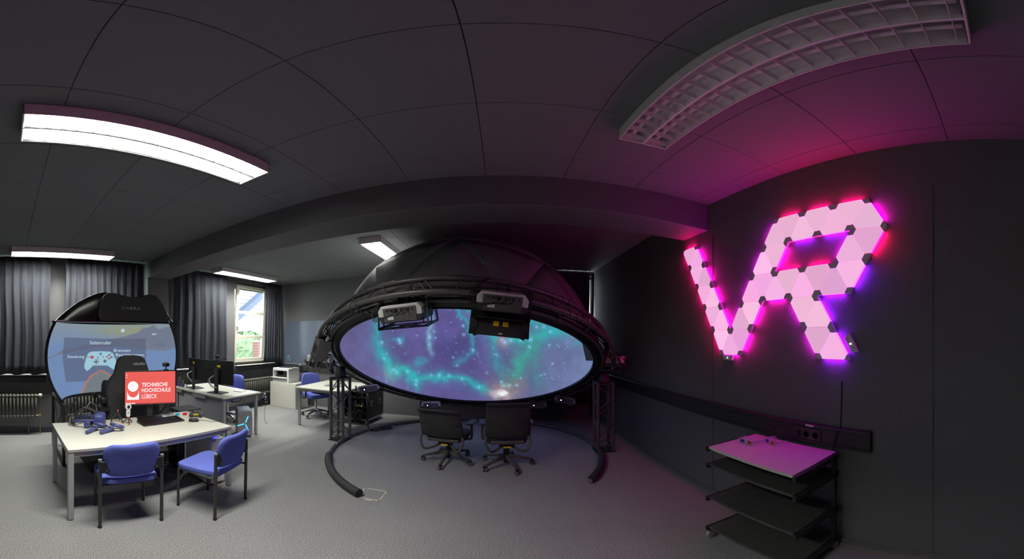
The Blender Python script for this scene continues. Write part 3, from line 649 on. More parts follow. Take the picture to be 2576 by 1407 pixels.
def speaker(loc, yaw, pitch, roll, label):
    M = Matrix.Translation(Vector(loc)) @ Matrix.Rotation(R(yaw), 4, 'Z') @ Matrix.Rotation(R(pitch), 4, 'X') @ Matrix.Rotation(R(roll), 4, 'Y') @ Matrix.Diagonal((.84, .84, .84, 1))
    t = thing('loudspeaker', label, 'loudspeaker', M=M, group='loudspeakers on the dome truss')
    MB().prism([(-.085, -.11), (.085, -.11), (.11, .09), (-.11, .09)], -.20, .20).build('cabinet', mat('charcoal_speaker_paint', (.42, .42, .40), .55), t, bevel=.008)
    MB().box((0, .093, 0), (.19, .008, .37)).build('grille', BLACKM, t, bevel=.003)
    MB().box((0, -.112, 0), (.10, .006, .14)).build('connector_plate', DARKP, t); MB().box((0, -.02, .21), (.05, .05, .05)).build('mount', BLACKM, t)
    MB().tube(smoothpath([(0, -.115, .02), (.03, -.16, -.06), (.08, -.12, -.12), (.06, -.02, .1), (.02, 0, .25)]), .004, 5).build('cable', CABLE, t)
speaker(pr(808, 877, 4.12), -30, 0, 32, 'grey loudspeaker tilted at the dome side by the rear desk')
speaker(pr(1489, 874, 4.25), 20, 0, -14, 'grey loudspeaker tilted at the dome side by the sign wall')

# ------------------------------------------------------------------ flight case and floor bits under the dome
def flight_case():
    t = thing('flight_case', 'open black flight case with aluminium edges full of cables', 'flight case', (-2.62, 5.66, 0), R(-6)); W, D_, H = .52, .62, .54; z0 = .11
    for s_ in (-1, 1): MB().span((s_ * W / 2 - .006, -D_ / 2, z0), (s_ * W / 2 + .006, D_ / 2, z0 + H)).build('side_panel', BLACKM, t)
    MB().span((-W / 2, -D_ / 2, z0), (W / 2, D_ / 2, z0 + .012)).build('bottom_panel', BLACKM, t); MB().span((-W / 2, -D_ / 2, z0 + H), (W / 2, D_ / 2, z0 + H + .012)).build('top_panel', BLACKM, t); MB().span((-W / 2, D_ / 2 - .01, z0), (W / 2, D_ / 2, z0 + H)).build('rear_panel', BLACKM, t)
    for s_ in (-1, 1):
        for y in (-D_ / 2, D_ / 2): MB().box((s_ * W / 2, y, z0 + H / 2), (.028, .028, H)).build('corner_profile', ALU, t)
        for z in (z0, z0 + H): MB().box((s_ * W / 2, 0, z), (.026, D_, .026)).build('edge_profile', ALU, t)
        for y in (-.16, .16):
            q = MB().box((s_ * (W / 2 + .008), y, z0 + .30), (.006, .09, .11)).build('latch_plate', ALU, t, bevel=.004); MB().box((s_ * (W / 2 + .012), y, z0 + .30), (.006, .05, .07)).build('latch_recess', DARKP, q)
    for z in (z0, z0 + H): MB().box((0, -D_ / 2, z), (W, .026, .026)).build('edge_profile', ALU, t)
    for x in (-.2, .2):
        for y in (-.24, .24):
            c = MB().box((x, y, .095), (.07, .07, .03)).build('caster_fork', STEEL, t); MB().cyl((x - .018, y, .045), (x + .018, y, .045), .045).build('caster_wheel', mat('blue_grey_wheel', (.55, .58, .66), .5), c)
    for k, (h, c) in enumerate(((.06, DARKP), (.09, BLACKP), (.05, GREYP))): MB().span((-W / 2 + .03, -D_ / 2 + .10, z0 + .06 + k * .16), (W / 2 - .03, D_ / 2 - .06, z0 + .06 + k * .16 + h)).build('rack_unit', c, t, bevel=.003)
    MB().span((-.05, -D_ / 2 + .03, z0 + .24), (.13, -D_ / 2 + .10, z0 + .27)).span((-.05, -D_ / 2 + .03, z0 + .27), (-.03, -D_ / 2 + .09, z0 + .36)).span((.11, -D_ / 2 + .03, z0 + .27), (.13, -D_ / 2 + .09, z0 + .36)).build('device_bracket', WHITEP, t)
    MB().box((.10, -D_ / 2 + .025, z0 + .255), (.02, .006, .012)).build('status_light', emit('yellow_green_led', (.8, .95, .1), 2), t)
    MB().box((-.17, -D_ / 2 + .06, z0 + .40), (.05, .03, .03)).build('red_plug', REDP, t)
    for k in range(14):
        x0, x1 = random.uniform(-.2, .2), random.uniform(-.22, .22); z1 = random.uniform(.3, .5)
        MB().tube(smoothpath([(x0, -D_ / 2 + .10, z0 + z1), (x0 + .02, -D_ / 2 - .0, z0 + z1 - .1), ((x0 + x1) / 2, -D_ / 2 - .04 - .03 * random.random(), z0 + .12 * random.random() - .05), (x1, -D_ / 2 - .02, z0 + .15), (x1, -D_ / 2 + .09, z0 + .2)], 5), random.choice((.005, .007, .009)), 6).build('cable', CABLE, t)
flight_case()
o = MB()
for k in range(4): o.tube(smoothpath([(-2.30 - .02 * k, 5.25, .30 + .1 * k), (-2.34, 5.18, .10), (-2.2 + .03 * k, 5.02, .012), (-2.05, 5.12 + .05 * k, .012), (-1.9, 5.3, .012), (-2.1, 5.45, .012)], 6), .009, 6)
tag(o.build('cable_bundle', CABLE), 'black cables spilling on the carpet behind the lattice tower', 'cables')
t = thing('floor_box_frame', 'cream square frame of a floor socket flush in the carpet', 'floor frame')
P = [pz(899, 1250), pz(919, 1228.5), pz(974, 1237), pz(953, 1261)]
for i in range(4):
    a, b_ = P[i], P[(i + 1) % 4]; d = (b_ - a).normalized(); n = Vector((-d.y, d.x, 0)) * .008
    MB().prism([tuple((a - n - d * .008)[:2]), tuple((b_ - n + d * .008)[:2]), tuple((b_ + n + d * .008)[:2]), tuple((a + n - d * .008)[:2])], 0, .003).build('frame_strip', mat('cream_frame_paint', (.72, .72, .64), .6), t)
m_ = P[3].lerp(P[0], .42); d = (P[0] - P[3]).normalized()
MB().box((0, .02, .003), (.075, .03, .006), basis(m_, d, (-d.y, d.x, 0), (0, 0, 1))).build('lid_handle', mat('cream_frame_paint', (.72, .72, .64), .6), t)

# ------------------------------------------------------------------ black office chairs (local +Y is where the sitter looks)
def star_base(t, m, n=5, L_=.31, z=.075, a0=0., r=.022, cm=None):
    for k in range(n):
        a = a0 + 2 * math.pi * k / n; c, s_ = math.cos(a), math.sin(a); M = basis((0, 0, 0), (c, s_, 0), (-s_, c, 0), (0, 0, 1))
        b = MB(); pr_ = [(0.02, .155, .03, .035), (.16, .125, .022, .026), (L_, .085, .016, .018)]
        vs = []
        for x, z_, wd, h in pr_: vs += [(x, -wd, z_ - h), (x, wd, z_ - h), (x, wd * .7, z_ + h * .4), (x, -wd * .7, z_ + h * .4)]
        fs = [(0, 1, 2, 3), (11, 10, 9, 8)] + [(i * 4 + j, (i + 1) * 4 + j, (i + 1) * 4 + (j + 1) % 4, i * 4 + (j + 1) % 4) for i in range(2) for j in range(4)]
        o = b.add(vs, fs, M).build('base_arm', m, t, bevel=.004)
        q = MB().cyl((L_ - .01, 0, .05), (L_ - .01, 0, .09), .012, 8, M).box((L_ - .01, 0, .055), (.05, .03, .025), M).build('caster_fork', cm or BLACKP, o)
        g = basis((0, 0, 0), (math.cos(a + .7), math.sin(a + .7), 0), (-math.sin(a + .7), math.cos(a + .7), 0), (0, 0, 1))
        ctr = M @ Vector((L_ - .01, 0, .028)); ax = g.to_3x3() @ Vector((0, 1, 0))
        for w_ in (-1, 1): MB().cyl(ctr + ax * w_ * .008, ctr + ax * w_ * .027, .028).build('caster_wheel', mat('grey_caster_wheel', (.36, .35, .33), .5), q)
def office_chair(loc, rz, a0, label, btop, bbot, bw, seat_z):
    t = thing('office_chair', label, 'office chair', loc, rz, 'black office chairs facing the dome')
    CH = mat('charcoal_chair_plastic', (.30, .29, .275), .5)
    star_base(t, CH, a0=a0, L_=.335)
    MB().cyl((0, 0, .05), (0, 0, seat_z - .06), .030).cyl((0, 0, .14), (0, 0, seat_z - .10), .038).build('gas_column', BLACKP, t)
    MB().prism([(-.09, -.13), (.09, -.13), (.13, .12), (-.13, .12)], seat_z - .085, seat_z - .045).build('mechanism', BLACKP, t, bevel=.01)
    MB().box((0, -.155, seat_z - .085), (.085, .012, .022)).build('yellow_tag', YELLOW, t)
    MB().blob((0, .05, seat_z), (.50, .50, .09), .35, .4, 28, 11).build('seat', BLACKF, t)
    hb = btop - bbot; yb = -.235
    def back(u, v):
        x = (u - .5) * bw * (1 - .06 * v); c = .045 * (1 - (2 * u - 1) ** 2)
        return (x, yb - c - .10 * v + .10 * (1 - v) ** 3 * .5 + (-.03 * max(0, v - .9) * 10), bbot + hb * v - .012 * (2 * u - 1) ** 2 * (1 if v > .5 else -1))
    MB().grid(back, 18, 22).build('backrest', BLACKF, t, solid=.022, smooth=60)
    MB().tube([Vector(back(i / 16, 1.0)) + Vector((0, -.012, 0)) for i in range(17)], .016, 8).build('top_roll', BLACKF, t)
    for s_ in (-1, 1):
        p0 = Vector((s_ * (bw / 2 - .012), yb - .01, bbot + .03))
        MB().tube(smoothpath([p0, p0 + Vector((.0, -.03, -.10)), p0 + Vector((-s_ * .05, -.03, -.185)), (s_ * .13, -.18, seat_z - .115), (s_ * .05, -.10, seat_z - .075)], 6), .017, 8).build('back_yoke', CH, t)
        zt = seat_z + .20
        o = MB().tube(smoothpath([(s_ * .16, .06, seat_z - .05), (s_ * .27, .06, seat_z - .045), (s_ * .295, .06, seat_z), (s_ * .295, .05, zt - .02)], 6), .016, 8).build('arm_post', CH, t)
        MB().prism(rrect(.085, .25, .03, 4, s_ * .295, .06), zt - .022, zt).build('arm_pad', mat('arm_pad_rubber', (.24, .25, .26), .5), o, bevel=.006)
    MB().span((-.2, -.215, seat_z - .03), (.2, -.19, seat_z + .012)).build('lumbar_bar', CH, t, bevel=.008)
office_chair((-.665, 4.00, 0), R(-10), R(-160), 'lower black office chair facing the dome, seen from behind', .80, .405, .555, .37)
office_chair((.075, 3.88, 0), R(3), R(-72), 'taller black office chair facing the dome, seen from behind', .925, .46, .53, .40)

# ------------------------------------------------------------------ light panel sign on the right wall
def sign():
    t = thing('light_panel_sign', 'glowing pink triangle light panels spelling VR on the dark wall', 'light sign', (XR, 1.736, 1.966))
    # local frame: u runs towards -Y, v is up, panels stand off -X
    sd = .264
    def L(i, j): return Vector((0, -(i + j / 2) * sd, j * sd * math.sqrt(3) / 2))
    T = [((-6, 3), (-5, 3), (-5, 2)), ((-5, 3), (-5, 2), (-4, 2)), ((-5, 2), (-4, 2), (-4, 1)), ((-4, 2), (-4, 1), (-3, 1)), ((-4, 1), (-3, 1), (-3, 0)), ((-3, 1), (-3, 0), (-2, 0)), ((-3, 0), (-2, 0), (-2, -1)), ((-2, 0), (-2, -1), (-1, -1)),
         ((-2, -1), (-1, -1), (-1, -2)), ((-1, -1), (-1, -2), (0, -2)), ((-1, -1), (0, -2), (0, -1)), ((-1, -1), (0, -1), (-1, 0)), ((0, -1), (-1, 0), (0, 0)), ((-1, 0), (0, 0), (-1, 1)), ((0, 0), (-1, 1), (0, 1)), ((-1, 1), (0, 1), (-1, 2)), ((0, 1), (-1, 2), (0, 2)),
         ((-1, 2), (0, 2), (-1, 3)), ((0, 2), (-1, 3), (0, 3)), ((0, 2), (0, 3), (1, 2)), ((0, 3), (1, 2), (1, 3)), ((1, 2), (1, 3), (2, 2)), ((1, 3), (2, 2), (2, 3)), ((2, 2), (2, 3), (3, 2)), ((2, 2), (3, 2), (3, 1)), ((2, 2), (3, 1), (2, 1)), ((2, 1), (3, 1), (3, 0)),
         ((2, 1), (3, 0), (2, 0)), ((2, 1), (2, 0), (1, 1)), ((1, 1), (2, 0), (1, 0)), ((1, 1), (1, 0), (0, 1)), ((0, 1), (1, 0), (0, 0)), ((1, 0), (2, 0), (2, -1)), ((2, 0), (2, -1), (3, -1)), ((2, -1), (3, -1), (3, -2)), ((3, -1), (3, -2), (4, -2))]
    verts = {}; edge_n = {}
    for tri in T:
        for i in range(3): k_ = frozenset((tri[i], tri[(i + 1) % 3])); edge_n[k_] = edge_n.get(k_, 0) + 1
    for tri in T:
        for q in tri: verts.setdefault(q, []).append(tri)
    for k, tri in enumerate(T):
        P = [L(*q) for q in tri]; c = sum(P, Vector()) / 3; hexr = .047
        poly = []
        for i in range(3):
            a, b_, d = P[i], P[(i + 1) % 3], P[(i - 1) % 3]
            poly += [a + (d - a).normalized() * hexr, a + (b_ - a).normalized() * hexr]
        poly = [c + (p - c) * .987 for p in poly]
        th0, th1 = .005, .030
        g = random.uniform(.82, 1.12); u = (c.y * -1 + .9) / 1.9
        col = (.90 * g, (.37 + .10 * random.random() + .05 * u) * g, (.70 + .08 * random.random()) * g)
        o = MB().add([(-th1, p.y, p.z) for p in poly], [(0, 1, 2, 3, 4, 5)]).build('light_panel', emit('panel_glow_%02d' % k, col, 1., True), t)
        # saturated light leaves the free panel edges
        n = 6; cu = -c.y; vs = [(-th1 + .0005, p.y, p.z) for p in poly] + [(-th0, p.y, p.z) for p in poly]
        for q in range(3):
            if edge_n[frozenset((tri[q], tri[(q + 1) % 3]))] > 1: continue
            i, j = (2 * q + 1) % 6, (2 * q + 2) % 6; nr = ((P[q] + P[(q + 1) % 3]) / 2 - c).normalized()
            if nr.z > .8: rc = (1., .001, .17)
            elif nr.z < -.8: rc = (.85, .003, .42) if cu < .3 else (.30, .004, .75)
            elif nr.y > 0: rc = (1., .001, .20) if cu < -.4 else (.55, .003, .52)
            elif cu > .6: rc = (.95, .001, .55) if c.z > .45 else ((1., .001, .12) if c.z > .22 else (.24, .004, .85))
            elif cu > .3: rc = (.26, .004, .85)
            else: rc = (.95, .001, .40)
            MB().add([vs[i], vs[j], vs[n + j], vs[n + i]], [(0, 1, 2, 3)]).build('glowing_edge', emit('edge_glow_%d_%d' % (rc[0] * 100, rc[2] * 100), rc, RIM, True), o)
        MB().add([(-th0, p.y, p.z) for p in poly] + [(-.0005, p.y, p.z) for p in poly], [tuple(range(6)), tuple(range(6, 12))] + [(i, (i + 1) % n, n + (i + 1) % n, n + i) for i in range(n)]).build('back_plate', HUBM, o)
    for q, tris in verts.items():
        p = L(*q); hx = []
        dirs = sorted({round(math.degrees(math.atan2((sum((L(*v) for v in tr), Vector()) / 3 - p).z, (sum((L(*v) for v in tr), Vector()) / 3 - p).y))) for tr in tris})
        for dgr in dirs:                                  # grey corner piece of each panel around this joint
            a0, a1 = R(dgr - 30), R(dgr + 30); r = .0455
            poly = [(0, 0), (r * math.cos(a0), r * math.sin(a0)), (r * math.cos(a1), r * math.sin(a1))]
            MB().add([(-.0295, p.y + a, p.z + b_) for a, b_ in poly] + [(-.001, p.y + a, p.z + b_) for a, b_ in poly], [(0, 1, 2), (5, 4, 3), (0, 3, 4, 1), (1, 4, 5, 2), (2, 5, 3, 0)]).build('corner_joint', HUBM, t)
    for p, ang in ((L(-1, -2) * .5 + L(0, -2) * .5 + Vector((0, .04, -.03)), 0), (L(3, -1) * .35 + L(4, -2) * .65 + Vector((0, -.05, .03)), -60)):
        o = MB().prism([(-.055, -.022), (.055, -.022), (.075, .025), (-.075, .025)], .002, .029, Matrix.Translation(p) @ basis((0, 0, 0), (0, -1, 0), (0, 0, 1), (-1, 0, 0)) @ Matrix.Rotation(R(ang), 4, 'Z')).build('control_box', HUBM, t, bevel=.002)
        MB().blob(p + Vector((-.031, 0, 0)), (.006, .018, .012), 1, 1, 8, 6).build('status_light', emit('white_led', (1, 1, 1), 2), o)
RIM = 60.
sign()
o = MB().tube(smoothpath([(XR - .006, 1.02, 1.35), (XR - .006, 1.03, 1.03), (XR - .055, 1.035, .99), (XR - .052, 1.06, .86), (XR - .02, 1.08, .70)], 5), .005, 6)
tag(o.build('power_cable', CABLE), 'black cable hanging down the sign wall over the cable duct', 'cable')

# ------------------------------------------------------------------ rolling trolley
def trolley():
    t = thing('equipment_trolley', 'black rolling trolley with four shelves below the light panel sign', 'trolley', (1.632, 1.402, 0)); W, D_ = .245, .372
    for z, th, m in ((.85, .022, LAMIN), (.712, .018, SHELFG), (.418, .018, SHELFG), (.125, .018, SHELFG)):
        MB().span((-W, -D_, z - th), (W, D_, z)).build('shelf', m, t, bevel=.002)
        for s_ in (-1, 1): MB().span((-W - .012, s_ * (D_ + .014) - .013, z - .042), (W, s_ * (D_ + .014) + .013, z - .004)).build('shelf_arm', BLACKM, t, bevel=.004)
    for s_ in (-1, 1):
        MB().span((W - .07, s_ * (D_ + .014) - .013, .085), (W - .03, s_ * (D_ + .014) + .013, .84)).build('upright', BLACKM, t, bevel=.003)
        for x in (-W + .02, W - .03):
            c = MB().box((x, s_ * (D_ - .0), .078), (.05, .035, .012)).box((x + .0, s_ * D_ - .018, .052), (.035, .004, .05)).box((x, s_ * D_ + .018, .052), (.035, .004, .05)).build('caster_fork', ALU, t)
            MB().lathe([(.016, -.013), (.037, -.013), (.037, .013), (.016, .013)], 20, TR((x, s_ * D_, .037), (R(90), 0, 0))).build('caster_wheel', mat('pale_grey_wheel', (.62, .62, .62), .5), c)
    MB().span((W - .055, -D_, .30), (W - .045, D_, .36)).build('back_stretcher', BLACKM, t)
trolley()
def card_glasses(loc, rz, label, fold=0., sc=1., film='b'):
    t = thing('card_glasses', label, 'glasses', loc, rz, 'white card 3D glasses'); CARD = mat('white_card', (.86, .84, .85), .7)
    t.scale = (sc, sc, sc); b = MB(); w_, h = .135, .040; y = 0
    for x0, x1 in ((-w_ / 2, -.055), (-.015, .015), (.055, w_ / 2)): b.span((x0, -.0006, 0), (x1, .0006, h))
    for x0, x1 in ((-.055, -.015), (.015, .055)): b.span((x0, -.0006, 0), (x1, .0006, .008)).span((x0, -.0006, .032), (x1, .0006, h))
    b.build('front_card', CARD, t)
    for s_, m in ((-1, mat('blue_film', (.12, .25, .85), .3) if film == 'b' else mat('cyan_film', (.10, .70, .78), .3)), (1, mat('red_film', (.85, .08, .12), .3))): MB().span((s_ * .035 - .02, -.0003, .008), (s_ * .035 + .02, .0003, .032)).build('lens_film', m, t)
    for s_ in (-1, 1):
        a = R(8 + fold) * -s_
        MB().prism([(0, .012), (0, .034), (.085, .032), (.118, .018), (.122, .006), (.112, .004), (.104, .014), (.08, .016)], -.0006, .0006, Matrix.Translation((s_ * w_ / 2, 0, 0)) @ Matrix.Rotation(a, 4, 'Z') @ basis((0, 0, 0), (0, 1, 0), (0, 0, 1), (1, 0, 0))).build('temple', CARD, t)
    return t
card_glasses((1.621, 1.633, .851), R(-88), 'folded red and blue card glasses on the trolley, the nearer to its outer edge', 6)
card_glasses((1.742, 1.506, .851), R(-104), 'open red and blue card glasses on the trolley, curved temples towards the socket duct', -4)

# ------------------------------------------------------------------ white table and blue visitor chairs
def white_table():
    x0, x1, y0, y1, Z = -3.36, -2.475, .49, 2.155, .72; cx, cy = (x0 + x1) / 2, (y0 + y1) / 2
    t = thing('white_table', 'white laminate table with square grey legs holding headset and keyboard', 'table', (cx, cy, 0)); a, b_ = (x1 - x0) / 2, (y1 - y0) / 2
    o = MB().span((-a, -b_, Z - .025), (a, b_, Z)).build('tabletop', LAMIN, t, bevel=.002)
    MB().span((a - .001, -b_, Z - .025), (a + .002, b_, Z - .002)).span((-a, -b_ - .002, Z - .025), (a, -b_ + .001, Z - .002)).build('edge_band', EDGE, o)
    for sx in (-1, 1):
        MB().span((sx * (a - .03) - .018, -b_ + .05, Z - .075), (sx * (a - .03) + .018, b_ - .05, Z - .032)).build('rail', STEEL, t, bevel=.003)
        for sy in (-1, 1):
            l = MB().span((sx * (a - .026) - .024, sy * (b_ - .026) - .024, .008), (sx * (a - .026) + .024, sy * (b_ - .026) + .024, Z - .025)).build('leg', STEEL, t, bevel=.004)
            MB().cyl((sx * (a - .026), sy * (b_ - .026), 0), (sx * (a - .026), sy * (b_ - .026), .01), .02).build('foot', BLACKP, l)
    for sy in (-1, 1): MB().span((-a + .05, sy * (b_ - .03) - .018, Z - .075), (a - .05, sy * (b_ - .03) + .018, Z - .032)).build('rail', STEEL, t, bevel=.003)
white_table()
FRAME = mat('anthracite_chair_tube', (.26, .26, .255), .4, .3)
def visitor_chair(loc, rz, label):
    t = thing('visitor_chair', label, 'chair', loc, rz, 'blue chairs at the white table')
    for s_ in (-1, 1):
        l = MB().tube(smoothpath([(s_ * .225, .215, .004), (s_ * .225, .21, .38), (s_ * .225, .195, .415), (s_ * .225, .15, .425), (s_ * .235, -.20, .420)], 6), .0125, 10).build('leg', FRAME, t)
        MB().cyl((s_ * .225, .215, 0), (s_ * .225, .215, .018), .014).build('foot_cap', BLACKP, l)
        l = MB().tube([(s_ * .25, -.205, .004), (s_ * .25, -.215, .67)], .0145, 10).build('leg', FRAME, t)
        MB().cyl((s_ * .25, -.205, 0), (s_ * .25, -.205, .018), .017).build('foot_cap', BLACKP, l)
        k = MB().prism(rrect(.075, .105, .012, 3, s_ * .215, .612), .208, .232, basis((0, 0, 0), (1, 0, 0), (0, 0, 1), (0, -1, 0))).build('backrest_bracket', BLACKP, t, bevel=.004)
        MB().cyl((s_ * .25, -.215, .665), (s_ * .25, -.215, .682), .017).build('post_cap', GREYP, k); MB().cyl((s_ * .20, -.232, .585), (s_ * .20, -.235, .585), .006, 8).build('screw', GREYP, k)
    MB().tube([(-.23, -.16, .415), (.23, -.16, .415)], .010, 8).tube([(-.225, .14, .418), (.225, .14, .418)], .010, 8).build('cross_bar', FRAME, t)
    def seat(x, y, z): return x * (1 + .05 * y), y, z + .35 * (y * y if y < 0 else -.6 * max(0, y - .55)) 
    MB().blob((0, .01, .458), (.475, .47, .062), .35, .32, 36, 11, shape=seat).build('seat', BLUEF, t)
    P0 = rrect(.455, .305, .085, 7, 0, 0); seg = [math.dist(P0[i], P0[(i + 1) % len(P0)]) for i in range(len(P0))]; tot = sum(seg); P = []
    for k in range(72):
        d = tot * k / 72; i = 0
        while d > seg[i]: d -= seg[i]; i += 1
        f = d / seg[i]; a_, b_ = P0[i], P0[(i + 1) % len(P0)]; P.append((a_[0] * (1 - f) + b_[0] * f, a_[1] * (1 - f) + b_[1] * f))
    # waist notches where the brackets sit
    def back(u, v):
        k = u * len(P); i = int(k) % len(P); f = k - int(k); ax = P[i][0] * (1 - f) + P[(i + 1) % len(P)][0] * f; ay = P[i][1] * (1 - f) + P[(i + 1) % len(P)][1] * f
        q = [(.0, -.5), (.22, -.5), (.45, -.5), (.68, -.5), (.86, -.46), (.96, -.34), (1., -.12), (1., .12), (.96, .34), (.86, .46), (.68, .5), (.45, .5), (.22, .5), (.0, .5)]; s_, d = q[round(v * 13)]
        x, z = ax * s_, ay * s_
        if -.12 < ay < .0: x *= .955
        return (x, -.205 + d * .048 - .055 * (1 - (x / .23) ** 2) - .03 * (z / .15), .668 + z)
    MB().grid(back, len(P), 14, True).build('backrest', BLUEF, t, smooth=60)
visitor_chair((-2.474, .982, 0), R(82), 'blue visitor chair pushed under the white table, turned squarely to it')
visitor_chair((-2.274, 1.744, 0), R(107), 'blue visitor chair turned at an angle at the white table corner')

# ------------------------------------------------------------------ things on the white table
ZT = .7205
def monitor(loc, rz, W, H, zb, label, name='monitor', screen=None, stand='plate', neck_h=.2, basew=(.25, .2)):
    t = thing(name, label, 'monitor', loc, rz)           # local: screen looks to -Y
    MB().span((-basew[0] / 2, -basew[1] * .5, 0), (basew[0] / 2, basew[1] * .5, .012)).build('base', BLACKP, t, bevel=.004)
    MB().span((-.035, .02, .012), (.035, .055, zb + H * .62)).build('neck', DARKP, t, bevel=.006)
    MB().box((0, .018, zb + H / 2), (.12, .03, .12)).build('mount', BLACKP, t, bevel=.006)
    p = MB().span((-W / 2, -.022, zb), (W / 2, .008, zb + H)).build('panel', BLACKP, t, bevel=.004)
    MB().span((-W / 2 + .012, -.0235, zb + .018), (W / 2 - .012, -.0218, zb + H - .012)).build('screen', screen or OFFSCR, p)
    return t, p
RED = emit('red_desktop_image', (.95, .40, .37), .95)
mloc = (-3.235, 1.59, ZT); mrz = R(90 - 16.2)
t, p = monitor(mloc, mrz, .605, .405, .165, 'monitor showing a red university logo desktop on the white table', screen=RED, basew=(.30, .20))
WHT = emit('white_screen_text', (1, .93, .95), 1.1)
def on_screen(me, x, z, name, m=WHT): warp(me, lambda v: Vector((x + v.x, -.0245, z + v.y))); return put(name, me, m, p, smooth=0)
zb = .165
for s_, x, z, wd, h, bo in (('TECHNISCHE', -.100, .300, .300, .046, .020), ('HOCHSCHULE', -.100, .236, .335, .046, .020), ('LÜBECK', -.100, .162, .175, .060, .006)):
    on_screen(fit_text(s_, wd, h, 1.02, bo), x, zb + z - .10 + .02, 'screen_text')
cir = [(math.cos(2 * math.pi * i / 32), math.sin(2 * math.pi * i / 32)) for i in range(32)]
def flat(poly): b = MB().add([(x, y, 0) for x, y in poly], [tuple(range(len(poly)))]); return b.mesh('flat')
on_screen(flat([(x * .060, y * .060) for x, y in cir]), -.20, zb + .225, 'logo_disc')
P = [(-.068, .0), (-.068, -.135), (.068, -.135), (.068, .0)] + [(.068 * math.cos(a), -.015 - .092 * math.sin(a)) for a in [math.pi * i / 14 for i in range(15)]]
on_screen(flat(P), -.20, zb + .205, 'logo_cup')
on_screen(flat([(0, 0), (.565, 0), (.565, .007), (0, .007)]), -.283, zb + .0215, 'task_bar', emit('task_bar_image', (.62, .25, .30), .9))
on_screen(flat([(0, 0), (.11, 0), (.11, .010), (0, .010)]), -.285, zb + .0225, 'task_bar_field')
for k in range(2): on_screen(flat([(0, 0), (.010, 0), (.010, .010), (0, .010)]), -.277, zb + .352 - k * .026, 'desktop_icon')
MB().cyl((0, -.0225, zb + .009), (0, -.0245, zb + .009), .006).build('maker_badge', GREYP, p)
o = MB().blob((0, 0, .035), (.065, .05, .045), .6, .6, 20, 11).build; 
def webcam(loc, rz, label):
    t = thing('webcam', label, 'webcam', loc, rz); MB().box((0, 0, .006), (.05, .06, .012)).build('clip', BLACKP, t, bevel=.003); MB().cyl((0, 0, .012), (0, 0, .05), .007, 8).build('stem', BLACKP, t)
    MB().blob((0, 0, .065), (.085, .045, .05), .6, .6).build('body', BLACKP, t); MB().cyl((.01, -.02, .066), (.01, -.026, .066), .013).build('lens', LENS, t); MB().cyl((-.028, -.02, .066), (-.028, -.024, .066), .004, 8).build('status_light', GREYP, t)
pt = Vector(mloc) + Matrix.Rotation(mrz, 3, 'Z') @ Vector((.185, -.007, .165 + .405)); webcam(pt, mrz, 'black webcam on top of the red desktop monitor')
t = thing('keyboard', 'black keyboard in front of the red monitor', 'keyboard', (-3.035, 1.625, ZT), R(90)); W, D_ = .50, .19
MB().prism([(-D_ / 2, 0), (D_ / 2, 0), (D_ / 2, .028), (-D_ / 2, .010)], -W / 2, W / 2, basis((0, 0, 0), (0, 1, 0), (0, 0, 1), (1, 0, 0))).build('body', BLACKP, t, bevel=.003)
k_ = MB()
for r_ in range(6):
    for c in range(22):
        if (c in (15, 19)) or (r_ == 0 and 4 <= c <= 8): continue
        y = -D_ / 2 + .018 + r_ * .029; k_.box((-W / 2 + .018 + c * .0221, y, .0135 + .018 * (y + D_ / 2) / D_), (.018, .022, .008))
k_.box((-W / 2 + .018 + 6 * .0221, -D_ / 2 + .018, .0155), (.11, .022, .008)).build('keys', mat('black_key_plastic', (.13, .11, .115), .4), t, kind='stuff')
MB().tube(smoothpath([(.05, D_ / 2, .012), (.06, .13, .006), (.02, .17, .006)]), .003, 5).build('cable', CABLE, t)
t = thing('computer_mouse', 'black computer mouse on the white table corner', 'mouse', (-2.87, 1.945, ZT), R(-34))
MB().blob((0, 0, .017), (.062, .115, .040), .75, .8, 22, 12, shape=lambda x, y, z: (x, y, max(z, -.85))).build('shell', BLACKP, t)
MB().cyl((-.004, .03, .037), (.004, .03, .037), .010, 10).build('scroll_wheel', GREYP, t); MB().tube(smoothpath([(0, .055, .014), (-.03, .13, .004), (.03, .22, .004), (-.02, .30, .004)]), .0022, 5).build('cable', CABLE, t)
def gamepad(loc, rz, label):
    t = thing('gamepad', label, 'gamepad', loc, rz); b = MB().blob((0, 0, .035), (.11, .075, .038), .7, .7)
    for s_ in (-1, 1): b.blob((s_ * .055, -.022, .027), (.052, .095, .046), .8, .8, 16, 9, TR((0, 0, 0), (0, 0, 0)))
    b.build('body', DARKP, t)
    for x, y in ((-.045, .012), (.022, -.014)): MB().cyl((x, y, .045), (x, y, .062), .007, 10).cyl((x, y, .062), (x, y, .066), .011, 12).build('thumbstick', BLACKP, t)
    for dx, dy in ((0, 1), (0, -1), (1, 0), (-1, 0)): MB().cyl((.045 + dx * .011, .012 + dy * .011, .048), (.045 + dx * .011, .012 + dy * .011, .056), .0048, 8).build('button', GREYP, t)
    MB().span((-.03, -.045, .03), (.03, -.038, .045)).build('yellow_sticker', YELLOW, t)
    for s_ in (-1, 1): MB().blob((s_ * .045, .038, .034), (.045, .03, .022), .7, .7, 12, 7).build('shoulder_button', BLACKP, t)
gamepad((-3.04, 2.095, ZT), R(52), 'black gamepad at the back corner of the white table')
card_glasses((-3.15, 1.955, ZT + .001), R(72), 'red and cyan card glasses lying behind the keyboard', 0, 1.3, 'c')
def bead_leg(pts, b, r=.0085):
    Q = smoothpath(pts, 5)
    L_ = 0
    for i, q in enumerate(Q): b.blob(q, (r * 2, r * 2, r * 2), 1, 1, 8, 5)
    return b
